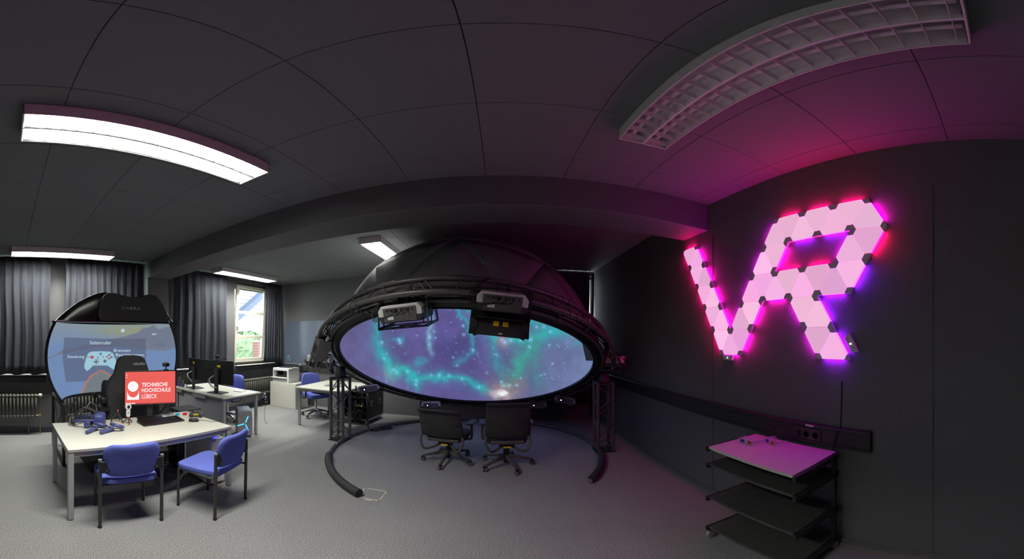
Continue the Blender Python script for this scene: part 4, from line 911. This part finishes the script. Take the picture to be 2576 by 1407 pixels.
def pod(t, h, spread, r, cen=(0, 0), red=REDP, a0=0.):
    for k in range(3):
        a = a0 + k * 2.09; d = Vector((math.cos(a), math.sin(a), 0)); top = Vector((0, 0, h)); ft = d * spread + Vector((0, 0, r))
        l = bead_leg([top, top.lerp(ft, .5) + d * spread * .18 + Vector((0, 0, .0)), ft], MB(), r).build('leg', DARKP, t); MB().blob(ft, (r * 2.2, r * 2.2, r * 2), 1, 1, 8, 6).build('foot_tip', red, l)
t = thing('flexible_tripod', 'black beaded tripod with red tips standing without a camera', 'tripod', (-3.235, 1.195, ZT)); pod(t, .105, .075, .0095, a0=.4)
MB().cyl((0, 0, .10), (0, 0, .125), .011).build('head', DARKP, t); MB().cyl((0, 0, .125), (0, 0, .145), .012, r1=.004).build('screw_tip', REDP, t)
t = thing('panorama_camera', 'small white two lens camera on a mini tripod', 'camera', (-3.115, 1.268, ZT), R(95)); pod(t, .07, .055, .007, a0=.3)
MB().cyl((0, 0, .065), (0, 0, .082), .011).build('tripod_head', REDP, t)
MB().prism(rrect(.046, .09, .018, 5, 0, .125), -.012, .012, basis((0, 0, 0), (1, 0, 0), (0, 0, 1), (0, -1, 0))).build('grip', WHITEP, t, bevel=.004)
MB().lathe([(.0, -.014), (.034, -.014), (.036, 0), (.034, .014), (.0, .014)], 24, TR((0, 0, .195), (R(90), 0, 0))).build('lens_head', WHITEP, t)
MB().lathe([(.017, 0), (.014, .008), (.0, .012)], 18, TR((0, -.014, .195), (R(90), 0, 0))).build('lens', LENS, t); MB().cyl((0, -.012, .128), (0, -.015, .128), .007, 12).build('shutter_button', GREYP, t)
def vr_headset():
    t = thing('vr_headset', 'dark blue virtual reality headset lying on the white table', 'headset', (-3.175, .84, ZT), R(60))
    MB().blob((.125, .02, .075), (.11, .20, .145), .45, .5, 28, 15, shape=lambda x, y, z: (x, y * (1 - .10 * x), z * (1 + .05 * x))).build('visor', BLUEP, t)
    MB().blob((.065, .02, .07), (.06, .16, .11), .4, .5).build('face_cushion', BLACKF, t)
    MB().tube(smoothpath([(.09, -.075, .085), (.0, -.105, .085), (-.09, -.09, .07), (-.155, -.03, .055), (-.155, .05, .055), (-.09, .11, .07), (.0, .125, .085), (.09, .10, .085)], 6), .014, 8).build('head_strap', BLUEP, t)
    MB().blob((-.16, .01, .055), (.05, .12, .085), .5, .5).build('rear_pad', DARKP, t); MB().span((-.19, -.035, .045), (-.183, .03, .075)).build('yellow_sticker', YELLOW, t)
    MB().tube(smoothpath([(.10, .02, .145), (.0, .02, .185), (-.09, .015, .165), (-.15, .01, .09)], 6), [.012] * 19, 8).build('top_strap', DARKP, t)
    MB().box((-.03, .02, .19), (.06, .05, .025), TR((0, 0, 0), (0, 0, 0))).build('strap_buckle', DARKP, t, bevel=.006)
    for s_ in (-1, 1): MB().blob((.02, .012 + s_ * .115, .045), (.07, .035, .075), .8, .8).build('earphone', BLUEP, t)
    MB().tube(smoothpath([(.05, .13, .10), (-.02, .17, .16), (-.10, .16, .13), (-.20, .12, .05), (-.22, .03, .008), (-.16, -.06, .008), (-.06, .15, .008)], 7), .0045, 6).build('cable', WIRE, t)
    MB().tube(smoothpath([(-.02, .04, .2), (-.0, .1, .24), (.05, .14, .2), (.06, .13, .12)], 7), .0045, 6).build('cable', WIRE, t)
vr_headset()
def controller(loc, rz, label):
    t = thing('vr_controller', label, 'controller', loc, rz, 'dark blue headset controllers'); t.scale = (1.2, 1.2, 1.2)
    MB().tube([(0, -.105, .016), (0, -.10, .017), (0, -.04, .022), (0, .0, .030), (0, .03, .036)], [.010, .0155, .0165, .018, .020], 12).build('handle', BLUEP, t)
    MB().cyl((0, -.005, .046), (0, .0, .051), .019).build('track_pad', GREYP, t)
    Q = [(.052 * math.cos(a), .068 + .042 * math.sin(a) + .012, .034 - .018 * math.sin(a) + .008) for a in [2 * math.pi * i / 20 for i in range(20)]]
    MB().tube(Q, .0145, 8, True).build('tracking_ring', BLUEP, t); MB().box((0, .03, .012), (.014, .03, .02)).build('trigger', BLACKP, t, bevel=.004)
controller((-2.95, .845, ZT), R(36), 'dark blue headset controller lying between headset and table edge')
controller((-2.885, .985, ZT), R(24), 'dark blue headset controller lying nearest the mini camera')

# ------------------------------------------------------------------ curved simulator screen, its frame and hood
SC = Vector((-4.0, 1.455, 1.42)); SR, SDX = .935, .86; SZ0, SZ1 = .835, 1.885
def sc_pt(a, z): h = math.sqrt(max(SR * SR - (z - SC.z) ** 2, 0)); return Vector((SC.x - SDX * h * math.sin(a) / SR * SR, SC.y - h * math.cos(a), z))
def sc_from_px(x, y, off=.006):
    d = ray(x, y); D = Vector((d.x / SDX, d.y, d.z)); O = Vector((-SC.x / SDX, -SC.y, EYE - SC.z)); A = D.dot(D); B = 2 * O.dot(D); C_ = O.dot(O) - (SR - off) ** 2
    s_ = (-B + math.sqrt(max(B * B - 4 * A * C_, 0))) / (2 * A); return EYEV + d * s_
def lake_image(x, y):
    c = np.zeros((len(x), 3)); c[:] = (.47, .58, .75)
    f = np.clip((880 - y) / 60, 0, 1); c = mixc(c, (.55, .61, .67), f)
    c = mixc(c, (.62, .64, .50), np.exp(-(((x - 320) / 75) ** 2 + ((y - 832) / 16) ** 2)) * .85)
    hill = [(100, 905), (130, 897), (160, 880), (240, 862), (300, 850), (345, 838), (360, 826), (372, 825), (385, 818), (400, 829), (425, 822), (450, 826), (450, 872), (420, 882), (380, 880), (300, 872), (230, 876), (150, 892), (100, 912)]
    c = mixc(c, (.47, .50, .58), soft(x, y, hill, 1.2) * .9)
    c = mixc(c, (.50, .52, .58), soft(x, y, [(290, 862), (330, 850), (420, 870), (425, 882), (330, 880)], 4) * .5)
    c = mixc(c, (.41, .47, .58), soft(x, y, [(380, 868), (405, 862), (420, 868), (412, 872), (390, 872)], 1) * .6)
    pane = [(162, 849), (262, 853), (366, 852), (367, 900), (366, 950), (240, 958), (166, 962), (157, 900)]
    c = mixc(c, (.37, .40, .50), soft(x, y, pane, 1.) * .62)
    boat = [(205, 990), (212, 968), (226, 945), (252, 931), (258, 931), (278, 942), (292, 955), (300, 990)]
    c = mixc(c, (.72, .50, .46), soft(x, y, boat, 1.)); c = mixc(c, (.48, .52, .55), soft(x, y, [(209, 992), (218, 967), (232, 947), (254, 934), (274, 945), (286, 957), (294, 992)], 1.))
    pad = [(213, 928), (212, 918), (217, 900), (222, 889), (230, 885), (253, 884), (276, 885), (284, 889), (290, 902), (296, 920), (294, 929), (288, 932), (278, 925), (270, 920), (234, 920), (226, 929), (219, 934)]
    c = mixc(c, (.66, .83, .90), soft(x, y, pad, .9))
    def disc(px_, py_, r, col): nonlocal c; c = mixc(c, col, np.clip(.5 + (r - np.hypot(x - px_, y - py_)), 0, 1))
    disc(309, 832, 4.6, (.72, .88, .98)); disc(231.5, 899, 4.2, (.73, .36, .40)); disc(264, 909, 4, (.40, .45, .52)); disc(253, 890.5, 3.2, (.42, .52, .62))
    for q in ((274.5, 893.5), (280, 898)): disc(*q, 2.4, (.45, .42, .52))
    for q in ((269, 898), (274.5, 902.5)): disc(*q, 2.4, (.73, .36, .42))
    disc(246.5, 899, 1.6, (.4, .45, .5)); disc(259.5, 898, 1.6, (.4, .45, .5))
    for a, b_ in (((236, 910.5), (247.5, 910.5)), ((241.7, 905), (241.7, 916))): c = mixc(c, (.38, .42, .48), np.clip(1.9 - segdist(x, y, [a, b_]), 0, 1))
    for a, b_, col in (((247, 901), (247, 932), (.72, .48, .48)), ((248, 868), (236, 883), (.62, .40, .48)), ((252, 868), (265, 883), (.62, .40, .48)), ((217, 899), (227, 899), (.35, .38, .45)), ((277, 902), (288, 898), (.4, .4, .5)), ((281, 889), (276, 893), (.4, .4, .5))):
        c = mixc(c, col, np.clip(1.1 - segdist(x, y, [a, b_]), 0, 1) * .85)
    c = mixc(c, (.75, .85, .90), soft(x, y, [(381, 841), (384, 838.5), (388, 840), (391, 838), (394, 841), (390, 843.5), (384, 843.5)], .7) * .8)
    return s2l(c * .97)
def simulator():
    t = thing('simulator_screen', 'curved black simulator with glossy hood showing a lake and gamepad picture', 'simulator screen')
    NU, NV = 300, 210
    b = MB().grid(lambda u, v: sc_pt(math.pi * u, SZ0 + (SZ1 - SZ0) * v), NU, NV); me = b.mesh('curved_screen'); x, y = to_px(b.v); paint(me, lake_image(x, y))
    put('curved_screen', me, picture('projected_lake', .92), t, label='concave screen with boat, lake and gamepad diagram')
    def off(a, z, d): p = sc_pt(a, z); n = Vector(((p.x - SC.x) / SDX ** 2, p.y - SC.y, p.z - SC.z)).normalized(); return p + n * d
    MB().grid(lambda u, v: off(math.pi * u, SZ0 + (SZ1 - SZ0) * v, .03), 50, 24).build('outer_shell', MATTEB, t)
    for a in (0, math.pi): MB().tube([off(a, SZ0 + (SZ1 - SZ0) * i / 30, .014) + Vector((.008, 0, 0)) for i in range(31)], .019, 8).build('edge_strip', MATTEB, t)
    for z in (SZ0 - .008, SZ1 + .002): MB().tube([off(math.pi * i / 40, z, .016) for i in range(41)], .018, 8).build('edge_strip', MATTEB, t)
    for word, x0, y0, wd, h in (('Seitenruder', 226, 867, 54, 9.5), ('Bremsen', 286.5, 885.5, 41.5, 7.5), ('Beschleunigen', 291.5, 899, 71, 9.5), ('Steuerung', 170, 903.5, 42, 10)):
        me = fit_text(word, wd, h, 1.02, .004); warp(me, lambda v: sc_from_px(x0 + v.x, y0 - v.y)); put('screen_text', me, emit('pale_blue_screen_text', (.78, .87, .93), .95), t, smooth=0)
    # hood: ridge line over the screen, falling back to the shell
    ridge = [(.60, 1.885), (.70, 1.965), (.80, 2.05), (.92, 2.135), (1.05, 2.205), (1.16, 2.255), (1.28, 2.282), (1.40, 2.275), (1.52, 2.245), (1.66, 2.228), (1.80, 2.25), (1.92, 2.283), (2.02, 2.275), (2.10, 2.21), (2.17, 2.115), (2.25, 2.0), (2.33, 1.885)]
    rz_ = lambda y: np.interp(y, [r[0] for r in ridge], [r[1] for r in ridge])
    def hood(u, v):
        y = .585 + (2.345 - .585) * u; zt = float(rz_(y)); yy = (y - SC.y) / .905; bx = SC.x - .80 * math.sqrt(max(1 - yy * yy, 0)) - .02
        if v < .3: f = v / .3; return (-3.93 - .05 * f, y, 1.885 + (zt - 1.885) * math.sin(f * math.pi / 2) ** .8)
        f = (v - .3) / .7; return (-3.98 + (bx + 3.98) * f, y, 1.885 + (zt - 1.885) * math.cos(f * math.pi / 2) ** .7)
    MB().grid(hood, 64, 30).build('hood', GLOSSB, t, smooth=60)
    Q = [(1.195, 1.885), (1.165, 1.96), (1.17, 2.06), (1.20, 2.15), (1.25, 2.225), (1.31, 2.262), (1.40, 2.262), (1.52, 2.235), (1.66, 2.215), (1.80, 2.236), (1.92, 2.268), (2.0, 2.262), (2.08, 2.19), (2.14, 2.10), (2.19, 1.99), (2.215, 1.885)]
    fp = MB().prism(Q, 0, .05, basis((-3.935, 0, 0), (0, 1, 0), (0, 0, 1), (1, 0, 0))).build('hood_front_panel', MATTEB, t, bevel=.008)
    XP = -3.883
    pts = [pX(306.5, 779, XP), pX(359.5, 779.5, XP)]; wd = pts[1].y - pts[0].y
    YZ = lambda y, z, d=.002: (lambda v: Vector((XP + d, y + v.x, z + v.y)))
    me = fit_text('C', .042, .040); put('hood_lettering', warp(me, YZ(pts[0].y, pts[0].z)), emit('silver_print', (.62, .60, .60), .5) if 0 else mat('silver_lettering', (.72, .70, .70), .4), fp, smooth=0)
    me = fit_text('BRA', .150, .040, 1.15); put('hood_lettering', warp(me, YZ(pts[0].y + .118, pts[0].z)), MATS['silver_lettering'], fp, smooth=0)
    e = [(.026 * math.cos(a), .010 * math.sin(a)) for a in [2 * math.pi * i / 24 for i in range(24)]]
    me = flat(e); put('hood_eye_emblem', warp(me, YZ(pts[0].y + .080, pts[0].z + .019)), mat('gold_emblem', (.66, .62, .45), .4), fp, smooth=0)
    me = flat([(.004 * a, .0095 * b_) for a, b_ in cir]); put('hood_eye_pupil', warp(me, YZ(pts[0].y + .080, pts[0].z + .019, .003)), BLACKP, fp, smooth=0)
    for y, z in ((1.24, 2.17), (2.06, 2.16), (1.20, 1.96), (2.17, 1.95), (1.62, 1.91)): MB().cyl((XP, y, z), (XP + .004, y, z), .006, 8).build('screw', GREYP, fp)
    MB().span((-4.0, .575, 1.868), (-3.88, 2.36, 1.884)).build('hood_rim', GLOSSB, t, bevel=.004)
    # steel frame
    for y in (.70, 2.21):
        MB().span((-4.70, y - .02, 0), (-3.79, y + .02, .04)).build('frame_runner', BLACKM, t, bevel=.003)
        for x, zt in ((-4.68, .835), (-3.81, .83)): MB().span((x - .02, y - .02, .04), (x + .02, y + .02, zt)).build('frame_post', BLACKM, t, bevel=.003)
        MB().span((-4.68, y - .018, .79), (-3.81, y + .018, .83)).build('frame_rail', BLACKM, t, bevel=.003)
        strut('frame_brace', (-4.66, y, .10), (-3.83, y, .80), .012, BLACKM, t); strut('frame_brace', (-4.66, y, .80), (-4.2, y, .45), .012, BLACKM, t)
    MB().span((-4.70, .70, .79), (-4.66, 2.21, .83)).build('frame_rail', BLACKM, t, bevel=.003)
    strut('frame_brace', (-3.82, .72, .70), (-4.62, 1.1, .82), .014, BLACKM, t)
simulator()
def racing_seat():
    t = thing('racing_seat', 'black racing seat cockpit in front of the curved screen', 'racing seat', (-3.52, 1.55, 0)); 
    MB().span((-.95, -.58, 0), (.02, .56, .165)).build('base_box', mat('dark_base_board', (.21, .21, .20), .6), t, bevel=.005)
    half = [(.10, .17), (.33, .20), (.345, .45), (.355, .70), (.36, .94), (.35, 1.06), (.30, 1.145), (.235, 1.22), (.205, 1.32), (.18, 1.39), (.13, 1.43), (.06, 1.442)]
    P = [(y, z) for y, z in half] + [(-y, z) for y, z in half[::-1]]
    def lean(v): return Vector((v.x - .10 * (v.z - .2), v.y, v.z))
    b = MB().prism(P, -.14, 0, basis((0, 0, 0), (0, 1, 0), (0, 0, 1), (1, 0, 0))); b.v = [tuple(lean(Vector(v))) for v in b.v]
    bk = b.build('backrest', BLACKF, t, bevel=.035)
    for s_ in (-1, 1):
        b = MB().blob((-.20, s_ * .30, .85), (.26, .10, .55), .6, .6); b.v = [tuple(lean(Vector(v))) for v in b.v]; b.build('side_wing', BLACKF, t)
        MB().blob((-.38, s_ * .27, .33), (.5, .12, .22), .5, .5).build('seat_bolster', BLACKF, t)
        MB().tube(smoothpath([(-.5, s_ * .36, .165), (-.5, s_ * .40, .45), (-.42, s_ * .42, .66), (-.28, s_ * .42, .68)], 6), .016, 8).build('arm_tube', BLACKM, t)
    MB().blob((-.38, 0, .28), (.55, .45, .18), .4, .4).build('seat_cushion', BLACKF, t)
    MB().box((-.30, -.42, .70), (.22, .10, .05)).cyl((-.35, -.42, .72), (-.37, -.43, .90), .012).blob((-.37, -.43, .92), (.05, .05, .08)).build('control_stick', BLACKP, t, bevel=.006)
    MB().box((-.12, -.40, .80), (.20, .12, .05)).blob((-.1, -.40, .90), (.10, .10, .10), .6, .6).build('throttle_lever', BLACKP, t)
    MB().span((-.20, .56, .69), (.08, .90, .71)).build('side_tray', DARKP, t, bevel=.004); MB().tube([(-.1, .5, .165), (-.1, .60, .40), (-.1, .64, .69)], .018).build('tray_post', BLACKM, t)
    a = pX(336, 917, -3.52 - .10); me = fit_text('obutto', .170, .040, .95, .008)
    put('seat_lettering', warp(me, lambda v: Vector((.003 - .10 * (a.z + v.y - .2) , a.y - 1.55 + v.x, a.z - .012 + v.y))), mat('pale_embroidery', (.80, .80, .80), .7), bk, smooth=0)
    me = flat([(.006 * x, .006 * y) for x, y in cir]); put('seat_red_dot', warp(me, lambda v: Vector((.003 - .10 * (a.z + .03 - .2), a.y - 1.55 - .012 + v.x, a.z + .022 + v.y))), REDP, bk, smooth=0)
racing_seat()

# ------------------------------------------------------------------ under the white table
def pc_tower(loc, rz, W, D_, H, m, label, kind):
    t = thing('computer_tower', label, 'computer', loc, rz)    # front looks to local -Y
    MB().span((-W / 2, -D_ / 2, .02), (W / 2, D_ / 2, H)).build('case', m, t, bevel=.012)
    for x in (-W / 2 + .03, W / 2 - .03):
        for y in (-D_ / 2 + .04, D_ / 2 - .04): MB().cyl((x, y, 0), (x, y, .025), .015, 10).build('foot', BLACKP, t)
    return t
t = pc_tower((-2.83, 2.065, 0), R(90), .21, .46, .56, mat('pale_grey_case', (.74, .74, .75), .4, .2), 'white computer tower standing under the white table corner', 0)
MB().span((-.09, -.24, .03), (.09, -.228, .54)).build('front_cover', WHITEP, t, bevel=.006)
o = MB().prism(rrect(.17, .30, .03, 4, 0, -.03), .56, .578).build('top_cover', WHITEP, t, bevel=.005); MB().box((0, -.20, .563), (.05, .02, .008)).build('power_light', emit('blue_violet_led', (.25, .25, 1.), 3), t)
t = pc_tower((-3.27, 1.96, 0), R(78), .10, .34, .46, mat('dark_blue_case', (.08, .09, .16), .25), 'slim dark blue computer case behind the white tower', 0)
t = thing('power_strip', 'white power strip with tangled cables on the carpet under the table', 'power strip', (-3.22, 1.62, 0), R(20))
MB().box((0, 0, .02), (.06, .36, .04)).build('strip', WHITEP, t, bevel=.006)
for k in range(4): MB().box((0, -.12 + k * .08, .05), (.04, .045, .03)).build('plug', BLACKP, t, bevel=.006)
for k in range(6):
    a0 = random.uniform(0, 6); q = [(.0, -.12 + .06 * (k % 4), .06)] + [(.16 + .12 * math.cos(a0 + i * 1.1), .05 + .16 * math.sin(a0 + i * 1.1), .012 + .006 * k) for i in range(7)]
    MB().tube(smoothpath(q, 6), .004, 5).build('cable', random.choice((CABLE, WIRE)), t)
o = MB()
for k in range(4): o.tube(smoothpath([(-3.24, 1.42 + .05 * k, .64), (-3.22 + .02 * k, 1.43 + .06 * k, .40), (-3.16, 1.50 + .05 * k, .15), (-3.08 + .02 * k, 1.56 + .05 * k, .012), (-3.16, 1.66, .012)], 6), .004, 5)
tag(o.build('monitor_cables', CABLE), 'black cables hanging from the white table to the power strip', 'cables')

# ------------------------------------------------------------------ desks at the back
def office_desk(x0, x1, y0, y1, Z, label, panel=None):
    cx, cy = (x0 + x1) / 2, (y0 + y1) / 2; a, b_ = (x1 - x0) / 2, (y1 - y0) / 2
    t = thing('office_desk', label, 'desk', (cx, cy, 0), 0, 'white office desks')
    o = MB().span((-a, -b_, Z - .025), (a, b_, Z)).build('desktop', LAMIN, t, bevel=.003)
    for s_ in (-1, 1):
        MB().span((-a + .06, s_ * (b_ - .07) - .02, Z - .07), (a - .06, s_ * (b_ - .07) + .02, Z - .026)).build('rail', STEEL, t, bevel=.003)
        MB().span((s_ * (a - .07) - .02, -b_ + .06, Z - .07), (s_ * (a - .07) + .02, b_ - .06, Z - .026)).build('rail', STEEL, t, bevel=.003)
        for q in (-1, 1):
            l = MB().cyl((s_ * (a - .06), q * (b_ - .06), .012), (s_ * (a - .06), q * (b_ - .06), Z - .026), .029, 18).build('leg', STEEL, t); MB().cyl((s_ * (a - .06), q * (b_ - .06), 0), (s_ * (a - .06), q * (b_ - .06), .014), .024).build('foot', BLACKP, l)
    if panel: MB().span((-a + .10, -b_ + .07, .26), (a - .10, -b_ + .088, Z - .075)).build('modesty_panel', mat('grey_modesty_panel', (.58, .58, .60), .5), t, bevel=.003)
    return t
t = office_desk(-5.16, -3.66, 3.02, 3.84, .75, 'white office desk carrying two black monitors', True)
for x0, x1 in ((-.72, -.46), (-.10, .26)): MB().span((x0, -.40, .655), (x1, -.30, .715)).build('cable_tray', mat('pale_grey_metal', (.62, .62, .62), .45, .4), t, bevel=.004)
office_desk(-3.58, -2.57, 4.68, 5.86, .75, 'white office desk beside the dome with a laptop')
t, p = monitor((-4.09, 3.255, .7505), R(180 + 11), .64, .395, .15, 'black monitor seen from behind with a webcam on top, on the rear desk', basew=(.30, .22))
MB().box((-.03, .010, .15 + .30), (.07, .004, .035)).build('yellow_sticker', YELLOW, p); MB().box((0, .0095, .15 + .27), (.50, .004, .006)).build('vent_line', DARKP, p)
for k in range(3): MB().tube(smoothpath([(.05, .03, .30), (.10 + .02 * k, .10, .22), (.02, .12, .14 - .02 * k), (-.05, .08, .10)]), .005, 5).build('cable', random.choice((WIRE, WHITEP)), t)
webcam(Vector((-4.11, 3.256, .7505 + .545)), R(191), 'black webcam on top of the rear desk monitor')
t, p = monitor((-4.74, 3.25, .7505), R(180 - 10), .60, .39, .155, 'black monitor seen from behind, on the pillar side of the rear desk', basew=(.28, .22))
MB().box((.06, .010, .155 + .31), (.05, .004, .035)).build('yellow_sticker', YELLOW, p)
for k in range(2): MB().tube(smoothpath([(.05, .03, .32), (.12 + .02 * k, .10, .26), (.04, .12, .2), (-.04, .08, .12)]), .005, 5).build('cable', WHITEP, t)
t = thing('drawer_unit', 'white drawer pedestal under the two monitor desk', 'drawer unit', (-4.86, 3.40, 0))
MB().span((-.20, -.26, .04), (.20, .26, .62)).build('body', LAMIN, t, bevel=.003)
for k in range(3):
    d = MB().span((-.195, -.275, .06 + k * .185), (.195, -.26, .235 + k * .185)).build('drawer', LAMIN, t, bevel=.003); MB().box((0, -.282, .20 + k * .185), (.12, .012, .012)).build('handle', STEEL, d)
for x in (-.16, .16):
    for y in (-.2, .2): MB().cyl((x, y, 0), (x, y, .045), .022, 10).build('caster', BLACKP, t)
def pencup(loc, label, h, pens):
    t = thing('pen_cup', label, 'pen cup', loc); MB().lathe([(.034, 0), (.038, h), (.034, h), (.031, .006)], 18).build('cup', BLUEP, t)
    for k in range(pens): a = k * 2.3; MB().cyl((.01 * math.cos(a), .01 * math.sin(a), .008), (.026 * math.cos(a), .026 * math.sin(a), h + .05 + .01 * k), .004, 6).build('pen', (REDP, YELLOW, BLACKP)[k % 3], t)
pencup((-5.09, 3.12, .7505), 'dark blue pen cup at the pillar end of the rear desk', .12, 3)
pencup((-4.98, 3.13, .7505), 'short dark blue pen cup holding an orange pen', .07, 2)
o = MB().lathe([(.025, 0), (.03, .02), (.022, .05), (.010, .065)], 16).build('tape_dispenser', WHITEP, loc=(-4.88, 3.13, .7505)); tag(o, 'small white figurine shaped item beside the pen cups', 'ornament')
t = thing('notepad', 'white notepad near the window edge of the rear desk', 'notepad', (-3.98, 3.66, .7505), R(20)); MB().box((0, 0, .006), (.15, .21, .012)).build('paper', WHITEP, t); MB().box((0, .10, .008), (.152, .02, .014)).build('binding', DARKP, t)
t = pc_tower((-3.86, 3.62, 0), R(55), .235, .36, .47, mat('grey_case_paint', (.52, .53, .54), .35, .4), 'grey computer tower with a blue three armed light under the rear desk', 1)
f = MB().prism([(-.12, .03), (.12, .03), (.12, .40), (.09, .468), (-.12, .468)], .18, .205, basis((0, 0, 0), (1, 0, 0), (0, 0, 1), (0, -1, 0))).build('front_cover', mat('silver_grey_case', (.60, .60, .62), .35, .4), t, bevel=.006)
BL = emit('light_blue_strip', (.25, .78, 1.), 2.2)
for a in (68, 195, 292):
    c, s_ = math.cos(R(a)), math.sin(R(a)); MB().box((.075, 0, 0), (.115, .014, .006), Matrix.Translation((.0, -.207, .25)) @ basis((0, 0, 0), (c, 0, s_), (-s_, 0, c), (0, -1, 0))).build('light_arm', BL, t)
MB().box((-.122, -.05, .30), (.004, .03, .10)).build('yellow_sticker', YELLOW, t)
t = thing('headphones', 'black and silver headphones hanging on the rear desk corner', 'headphones', (-3.585, 3.85, .62), R(-30))
MB().tube([(.075 * math.cos(a), 0, .02 + .09 * math.sin(a)) for a in [math.pi * i / 16 for i in range(17)]], .011, 8).build('headband', CHROME, t)
for s_ in (-1, 1):
    c = MB().lathe([(.012, -.022), (.042, -.02), (.045, .0), (.040, .02), (.018, .022)], 20, TR((s_ * .075, 0, -.01), (0, R(90), 0))).build('ear_cup', BLACKP, t); MB().lathe([(.03, 0), (.03, .006), (.012, .008)], 20, TR((s_ * (.075 + .02), 0, -.01), (0, R(90 * s_), 0))).build('silver_disc', CHROME, c)
MB().tube(smoothpath([(.07, 0, -.05), (.05, -.02, -.2), (.09, -.02, -.34), (.02, .02, -.42), (-.04, .06, -.40)]), .003, 5).build('cable', CABLE, t)
def swivel_chair(loc, rz, label, zs=.46, arms=True):
    t = thing('swivel_chair', label, 'office chair', loc, rz, 'blue swivel chairs at the rear desks')
    star_base(t, CHROME, a0=.5, L_=.30); MB().cyl((0, 0, .06), (0, 0, zs - .05), .026).build('gas_column', CHROME, t)
    MB().box((0, 0, zs - .045), (.2, .25, .03)).build('seat_plate', BLACKP, t)
    MB().blob((0, .02, zs + .01), (.49, .48, .10), .4, .4).build('seat', BLUEF, t)
    MB().span((-.03, -.29, zs - .04), (.03, -.26, zs + .22)).build('back_bar', BLACKP, t)
    MB().blob((0, -.245, zs + .27), (.44, .09, .38), .45, .5, 28, 17, shape=lambda x, y, z: (x * (1 - .08 * z), y - .35 * (1 - x * x) - .3 * z * z, z)).build('backrest', BLUEF, t)
    if arms:
        for s_ in (-1, 1):
            Q = rrect(.25, .20, .06, 5, 0, 0); MB().tube([(s_ * .285, .0 + x, zs + .075 + z) for x, z in Q], .018, 8, True).build('arm_loop', BLACKP, t)
    return t
swivel_chair((-4.80, 4.06, 0), R(176), 'blue swivel chair behind the two monitor desk', .46)
swivel_chair((-3.66, 5.50, 0), R(-120), 'blue swivel chair with black loop arms at the desk beside the dome', .46)
t = thing('black_jacket', 'crumpled black jacket lying on the blue swivel chair seat', 'jacket', (-3.60, 5.48, .525)); q = MB().blob((0, 0, .04), (.26, .24, .09), .8, .8, 22, 11)
q.v = [tuple(Vector(v) + Vector((0, 0, .02 * math.sin(v[0] * 40) * math.cos(v[1] * 33)))) for v in q.v]; q.build('cloth', BLACKF, t)
MB().blob((.06, -.08, .03), (.16, .10, .05), .8, .8).build('sleeve', BLACKF, t)
t = thing('laptop', 'closed grey laptop on the desk beside the dome', 'laptop', (-3.02, 5.20, .7505), R(8)); MB().prism(rrect(.34, .24, .015, 3), 0, .010).build('base', GREYP, t, bevel=.002); MB().prism(rrect(.34, .24, .015, 3), .0105, .018).build('lid', mat('light_grey_lid', (.66, .66, .67), .35, .4), t, bevel=.002)
t = thing('cabinet', 'low white cabinet under the printer', 'cabinet', (-4.755, 5.975, 0)); a, b_, H = .395, .235, .61
MB().span((-a, -b_, 0), (a, b_, H - .02)).build('body', LAMIN, t, bevel=.002); MB().span((-a - .004, -b_ - .004, H - .02), (a + .004, b_ + .004, H)).build('top_board', LAMIN, t, bevel=.002); MB().span((-a + .002, -b_ - .012, .004), (a - .012, -b_ - .001, H - .022)).build('front_panel', LAMIN, t, bevel=.002)
def printer():
    t = thing('printer', 'white multifunction printer standing on the low cabinet', 'printer', (-4.84, 5.97, .6105)); a, b_, H = .245, .21, .345
    MB().span((-a, -b_, 0), (a, b_, .11)).build('paper_tray_housing', WHITEP, t, bevel=.006)
    MB().span((-a, -b_ + .13, .11), (a, b_, .28)).span((a - .05, -b_, .11), (a, -b_ + .13, .28)).span((-a, -b_, .11), (-a + .02, -b_ + .13, .28)).build('body', WHITEP, t)
    MB().span((-a, -b_ - .0, .28), (a, b_, H)).build('scanner_unit', WHITEP, t, bevel=.008)
    MB().span((-a + .03, -b_ + .11, .12), (a - .06, -b_ + .128, .27)).build('output_slot', DARKP, t); MB().span((-a + .05, -b_ + .09, .17), (-.02, -b_ + .11, .26)).build('control_screen', OFFSCR, t)
    MB().span((-a - .02, -b_ - .04, .105), (a - .05, -b_ + .1, .118)).build('output_tray', WHITEP, t, bevel=.003); MB().span((-a + .04, -b_ - .004, .02), (a - .06, -b_ + .002, .09)).build('paper_drawer', mat('light_grey_tray', (.72, .72, .70), .5), t, bevel=.003)
    MB().prism(rrect(.32, .22, .04, 4), H, H + .018).build('document_feeder', DARKP, t, bevel=.006); MB().span((a - .03, -.1, H - .02), (a + .006, .1, H + .01)).build('hinge_cover', WHITEP, t, bevel=.006)
printer()
